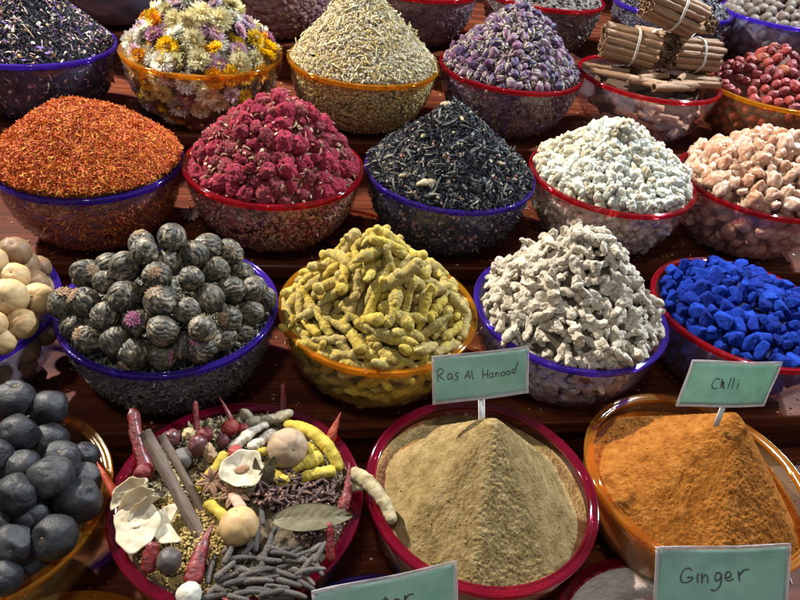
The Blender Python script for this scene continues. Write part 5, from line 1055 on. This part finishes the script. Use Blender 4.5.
# cloves
mcl = mat('clove', [(.035, .018, .016), (.08, .04, .032), (.11, .06, .05)], 70, .5, .5, 300); mch_ = mat('clove head', [(.22, .11, .07), (.34, .20, .13)], 90, .7, .4)
def clove(seed):
    r_ = R_(seed); parts = [(*tube(bez([(-.0065, 0, 0), (-.002, .0008 * r_.randn(), .0006), (.004, 0, 0)], 7), [.0007, .0011, .0013, .0014, .0015, .0018, .0019], 8), 0, 0.)]
    for j in range(4): a = j * 1.571; parts.append((*tube([(.0035, 0, 0), (.0052, .0018 * math.cos(a), .0018 * math.sin(a)), (.0062, .0032 * math.cos(a), .0032 * math.sin(a))], [.0010, .0009, .0003], 6), 0, 0.))
    V, F = lump(1, (.0019, .0019, .0019), .05, 2, seed); parts.append((V + np.array([.0056, 0, 0]), F, 1, 0.)); return mk('clove', parts, [mcl, mch_])
CLm = [clove(k) for k in range(5)]
rg = R_(75)
for lay, nn in ((0.0, 150), (.006, 110)):
    for p, n, _ in region(nn, lambda u, v: ((u - 304) / 52) ** 2 + ((v - 499) / 22) ** 2 < 1 or (300 < u < 345 and 505 < v < 550), .004, 5 + int(lay * 1000)):
        o = link('clove', CLm[rg.randint(5)]); o.matrix_world = rand_m(Vector(p) + Vector((b.x, b.y, zb + .005 + lay)), rg.uniform(.9, 1.2)); o.rotation_euler = (rg.uniform(0, 6), rg.uniform(-.5, .5), rg.uniform(0, 6)); tag(o, 'dark clove with a pale bud head in the mixed bowl', 'clove', 'cloves in the mixed bowl')
# long pepper
mlp = mat('long pepper', [(.03, .026, .024), (.075, .062, .054), (.14, .115, .095)], 60, .8, .5, 300, rw=.6)
def longp(seed, L_=.026, r=.0028):
    P = bez([(-L_ / 2, 0, 0), (0, L_ * .10 * math.sin(seed * 2), L_ * .05), (L_ / 2, 0, 0)], 70); t = np.linspace(0, 1, 70); rad = r * np.sqrt(np.clip(1 - (2 * t - 1) ** 8, .03, 1)) * (1.05 - .3 * t); V, F = tube(P, rad, 30); c = np.vstack([np.repeat(P, 30, 0), P[0], P[-1]])
    V = c + (V - c) * (1.06 - .30 * worley(V * 900, seed))[:, None]; return mesh('long_pepper', V, F, mats=mlp)
LPm = [longp(k, .022 + .004 * math.sin(k * 1.9)) for k in range(5)]
LP = [(262, 514, 95), (258, 537, 80), (268, 545, 70), (272, 535, 60), (241, 560, 5), (262, 570, 4), (280, 563, 0), (296, 560, -4), (225, 570, 38), (236, 545, 30), (283, 574, -15), (258, 582, 2), (277, 587, -6), (300, 572, -6), (240, 583, 10), (219, 585, 40), (302, 556, 20), (250, 571, -10),
      (226, 592, -20), (262, 592, -8), (289, 583, -14), (303, 577, -35), (310, 562, -25), (229, 553, 60), (212, 569, 70), (246, 552, 45), (278, 552, -20), (290, 548, 10), (313, 550, 35), (248, 594, 5), (214, 597, 10), (290, 595, -10), (270, 560, -5), (306, 585, -30), (232, 577, 15), (320, 552, 60), (252, 561, -50), (268, 577, 8)]
LP += [(266, 552, 40), (290, 566, 15), (272, 570, -20), (254, 574, 15), (234, 566, -5), (244, 575, -25), (284, 555, -8), (300, 549, 30), (310, 572, 10), (272, 592, 12), (230, 586, -30), (308, 566, 50), (264, 557, 75), (296, 577, 25), (318, 566, -60), (238, 598, -12), (276, 600, 4)]
for i, (u, v, a) in enumerate(LP):
    P = pick(u, v, b, .010 + .004 * (i % 3)); q = pick(u + 10 * math.cos(D(a)), v - 10 * math.sin(D(a)), b, .010 + .004 * (i % 3)); o = link('long_pepper', LPm[i % 5]); o.matrix_world = frame_m(P, (0, -.15, 1), 0, q - P, random.uniform(.95, 1.15)); tag(o, 'dark grey rough long pepper spike in the front of the mixed bowl', 'long pepper', 'long peppers in the mixed bowl')
# things lying on the stand
mst_ = mat('dry seed head', [(.16, .08, .07), (.34, .22, .15), (.50, .40, .28)], 90, .8, .5)
P = at(191, 214, STEPS[2][1] + .008); anise(P, .0165, (0, -.5, 1), 'small dry star shaped seed head lying on the wood between two bowls', 4, 'seed_head', 'seed head', mst_, 11)
o = link('fallen_petal', mesh('fallen_petal', *lump(3, (.016, .007, .003), .3, 2, 5), mats=mat('dark petal', [(.12, .01, .02), (.22, .03, .04)], 60, .6)), loc=at(337, 243, STEPS[2][1] + .003)); tag(o, 'dark crimson scrap lying on the wood behind the turmeric heap', 'petal')
mcr = mat('fallen crumb', [(.5, .4, .2), (.6, .55, .4), (.35, .07, .03), (.12, .08, .05), (.45, .16, .02), (.3, .26, .12)], 60, .8, .3, src='attr', rw=1)
class Fl: pass
flo = Fl(); flo.x = flo.y = 0; flo.z = 0
rg = R_(81); cp = []
for i in range(1, 6):
    y, z = STEPS[i]; y0 = y - .09; y1 = STEPS[i - 1][0] - .1
    n = 700 if i < 5 else 350
    for _ in range(n):
        cp.append((np.array([rg.uniform(-.75, 1.1), y0 + (y1 - y0) * rg.rand() ** 1.3, z + .0012]), np.array([0, 0, 1.]), 0))
scatter_mesh(flo, 'spilled_crumbs', cp, [sc(seeds_proto('chip'), .0026), sc(seeds_proto('flake'), .0038), sc(seeds_proto('thread'), .0048), sc(seeds_proto('bud'), .0015)], mcr, 'spilled spice crumbs and threads scattered on the wooden steps', 'crumbs', rng=R_(82), tilt=.12, smin=.4)

# ================================================================== cards
mpap = mat('green card', [(.33, .58, .45), (.44, .68, .56), (.52, .74, .62)], 16, .55, .15, 200, rw=.1)
_n = mpap.node_tree; _p = [q for q in _n.nodes if q.type == 'BSDF_PRINCIPLED'][0]; _c = _p.inputs['Base Color'].links[0].from_socket; _t = _n.nodes.new('ShaderNodeBsdfTranslucent'); _n.links.new(_c, _t.inputs[0])
_m = _n.nodes.new('ShaderNodeMixShader'); _m.inputs[0].default_value = .5; _n.links.new(_p.outputs[0], _m.inputs[1]); _n.links.new(_t.outputs[0], _m.inputs[2]); _n.links.new(_m.outputs[0], [q for q in _n.nodes if q.type == 'OUTPUT_MATERIAL'][0].inputs[0])
mink = mat('black ink', [(.008, .008, .012), (.015, .015, .02)], 30, .5, 0)
mlam = plastic('laminating film', (.9, .92, .92), .3, .10, .10, (.8, .85, .85))
mlame = plastic('sealed film edge', (.86, .84, .84), .3, .22, .55, (.62, .60, .60))
mstk = mat('white plastic stick', [(.62, .60, .56), (.74, .72, .70)], 60, .4, .2)
def card(ctr, X, Y, w_, h_, label, strokes, S, off, lw, stick_to=None, sx=0., border=.0027):
    X = Vector(X).normalized(); Nn = X.cross(Vector(Y)).normalized(); Y = Nn.cross(X); C = Vector(ctr) + Vector((0, 0, Z0))
    M = Matrix.Translation(C) @ Matrix((X, Y, Nn)).transposed().to_4x4(); Mi = M.inverted()
    root = tag(link('name_card', None), label, 'name card'); root.matrix_world = M
    def slab(x0, x1, y0, y1, z0, z1, bow=0):
        nx, ny = 30, 16; xs = np.linspace(x0, x1, nx); ys = np.linspace(y0, y1, ny); XX, YY = np.meshgrid(xs, ys, indexing='ij'); bw = .0012 * np.sin(XX * 60 + 1) + .0008 * np.sin(YY * 90)
        V = np.vstack([np.stack([XX, YY, bw + z1], -1).reshape(-1, 3), np.stack([XX, YY, bw + z0], -1).reshape(-1, 3)]); n0 = nx * ny; i = np.arange(nx - 1)[:, None]; j = np.arange(ny - 1)[None]; Q = np.stack([i * ny + j, (i + 1) * ny + j, (i + 1) * ny + j + 1, i * ny + j + 1], -1).reshape(-1, 4); E_ = []
        i = np.arange(nx - 1); E_.append(np.stack([i * ny, n0 + i * ny, n0 + (i + 1) * ny, (i + 1) * ny], -1)); E_.append(np.stack([i * ny + ny - 1, (i + 1) * ny + ny - 1, n0 + (i + 1) * ny + ny - 1, n0 + i * ny + ny - 1], -1)); j = np.arange(ny - 1); E_.append(np.stack([j, j + 1, n0 + j + 1, n0 + j], -1)); k = (nx - 1) * ny; E_.append(np.stack([k + j, n0 + k + j, n0 + k + j + 1, k + j + 1], -1))
        return V, [Q, Q[:, ::-1] + n0] + E_
    hw, hh = w_ / 2, h_ / 2; V, F = slab(-hw + border, hw - border, -hh + border, hh - border, -.0002, .0002); link('paper', mesh('paper', V, F, mats=mpap, smooth=True), root)
    V, F = slab(-hw + border * .8, hw - border * .8, -hh + border * .8, hh - border * .8, .00065, .0008); link('film', mesh('film', V, F, mats=mlam, smooth=True), root)
    e = border
    parts = []
    for (a0, a1, b0, b1) in ((-hw, hw, hh - e, hh), (-hw, hw, -hh, -hh + e), (-hw, -hw + e, -hh + e + .00005, hh - e - .00005), (hw - e, hw, -hh + e + .00005, hh - e - .00005)):
        V, F = slab(a0, a1, b0, b1, -.0006, .0007); V[:, 2] += .0003 * np.sin(V[:, 0] * 2800) * np.sin(V[:, 1] * 2800 + 1); parts.append((V, F, 0, 0.))
    link('sealed_edge', mk('sealed_edge', parts, mlame), root)
    wr = []
    for st in strokes:
        pts_ = []
        for (x, y) in st:
            d = ray(off[0] + x / S, off[1] + y / S); t = (C - CAM).dot(Nn) / d.dot(Nn); p = Mi @ (CAM + d * t); pts_.append((p.x, p.y, .0012 * math.sin(p.x * 60 + 1) + .0008 * math.sin(p.y * 90) + .00048))
        P = np.array(pts_); t0 = np.linspace(0, len(P) - 1, (len(P) - 1) * 6 + 1); Pn = np.zeros((len(t0), 3))
        for q, t in enumerate(t0):      # catmull-rom through the pen points
            i = min(int(t), len(P) - 2); f_ = t - i; p1, p2 = P[i], P[i + 1]; p0 = P[max(i - 1, 0)]; p3 = P[min(i + 2, len(P) - 1)]
            Pn[q] = .5 * (2 * p1 + (p2 - p0) * f_ + (2 * p0 - 5 * p1 + 4 * p2 - p3) * f_ ** 2 + (3 * p1 - p0 - 3 * p2 + p3) * f_ ** 3)
        T = np.gradient(Pn, axis=0); T /= (np.linalg.norm(T, axis=1)[:, None] + 1e-9); S_ = np.stack([-T[:, 1], T[:, 0], 0 * T[:, 0]], -1); wv = lw * (1 + .15 * np.sin(t0 * 2.3)); V = []
        for z in (.0001, -.0001):
            for s_ in (-1, 1): V.append(Pn + S_ * wv[:, None] * s_ * .5 + np.array([0, 0, z]))
        n = len(Pn); V = np.concatenate(V); i = np.arange(n - 1); ql = [np.stack([i + a_ * n, i + 1 + a_ * n, i + 1 + c_ * n, i + c_ * n], -1) for a_, c_ in ((0, 1), (1, 3), (3, 2), (2, 0))]; wr.append((V, np.concatenate(ql), 0, 0.))
    link('writing', mk('writing', wr, mink, smooth=False), root)
    L_ = stick_to; zz = [0, 0]
    V, F = lathe([(.0005, 0), (.0036, 0), (.0036, -L_), (.0005, -L_)], 12); V[:, 1] *= .35; V[:, [1, 2]] = V[:, [2, 1]]; V = V[:, :]; V[:, 0] += sx; V[:, 1] += -hh + .002; V[:, 2] -= .0016
    link('card_stick', mesh('card_stick', V, F, mats=mstk), root)
RAS = [[(88, 212), (89, 250), (92, 294)], [(80, 216), (108, 200), (128, 214), (116, 236), (94, 250)], [(98, 250), (116, 266), (136, 280)], [(186, 238), (168, 236), (158, 256), (166, 276), (182, 264), (188, 240)], [(188, 240), (188, 262), (198, 276)], [(234, 226), (216, 231), (214, 246), (228, 258), (224, 276), (208, 282)],
       [(276, 270), (286, 240), (298, 212), (304, 240), (312, 270)], [(282, 252), (308, 246)], [(322, 208), (325, 245), (330, 264), (340, 266)], [(398, 198), (399, 236), (402, 272)], [(432, 200), (431, 232), (430, 262)], [(400, 240), (431, 234)], [(466, 226), (450, 230), (442, 248), (453, 262), (465, 248), (468, 228)], [(468, 228), (468, 246), (474, 260)],
       [(486, 222), (489, 256)], [(489, 240), (498, 224), (509, 230), (514, 254)], [(541, 216), (527, 228), (530, 246), (546, 244), (552, 228), (541, 216)], [(577, 210), (563, 222), (567, 240), (584, 238), (590, 222), (577, 210)], [(624, 196), (606, 208), (603, 226), (617, 230), (626, 214)], [(647, 148), (636, 180), (624, 232)]]
card((.1858, .4649, -.4443), (.9917, .1284, .0089), (-.0676, .4608, .8849), .1040, .0500, 'green laminated card reading Ras Al Hanood above the brown cone', RAS, 6.957, (425, 340), .0011, .046, 0.)
CHI = [[(304, 178), (284, 174), (264, 196), (258, 224), (272, 238), (292, 232)], [(318, 172), (312, 204), (308, 236)], [(312, 200), (322, 190), (326, 208), (324, 236)], [(320, 188), (318, 214), (326, 236)], [(330, 196), (326, 216), (330, 238)], [(371, 162), (362, 196), (350, 236)], [(389, 164), (382, 198), (374, 236)], [(416, 198), (412, 216), (408, 236)], [(422, 176), (423, 180)]]
card((.4330, .4287, -.4269), (.9930, .0600, -.090), (.0720, .2480, .9660), .1075, .0528, 'green laminated card reading Chilli above the orange powder', CHI, 6.154, (670, 350), .00105, .026, .003)
GIN = [[(258, 202), (242, 190), (218, 202), (205, 236), (212, 262), (236, 264), (256, 252), (264, 238)], [(236, 240), (252, 236), (268, 240)], [(290, 214), (286, 238), (289, 264)], [(306, 216), (309, 242), (308, 266)], [(309, 240), (324, 222), (334, 232), (338, 264)], [(400, 214), (382, 210), (371, 228), (376, 250), (392, 244), (402, 216)], [(402, 216), (400, 262), (386, 292), (366, 302), (352, 296)], [(424, 236), (444, 228), (446, 208), (428, 206), (420, 230), (432, 250), (462, 240)], [(484, 200), (488, 226), (492, 254)], [(489, 222), (506, 200), (522, 192), (538, 194)]]
card((.3364, .2453, -.4605), (.9960, -.060, .045), (.0020, .560, .826), .1122, .0552, 'large green laminated card reading Ginger at the bottom right', GIN, 5., (640, 530), .0014, .05, 0.)
TER = [[(400, 212), (394, 240), (398, 268), (408, 270)], [(384, 232), (412, 226)], [(436, 246), (458, 240), (462, 228), (448, 224), (438, 240), (444, 262), (464, 258)], [(490, 206), (490, 232), (492, 262)], [(491, 228), (504, 208), (518, 202), (530, 204)]]
card((.0741, .2634, -.5061), (.9865, .1620, -.020), (-.0658, .516, .854), .1196, .058, 'tilted green laminated card cut by the bottom edge, showing letter tops', TER, 4.706, (300, 550), .0014, .05, 0.)
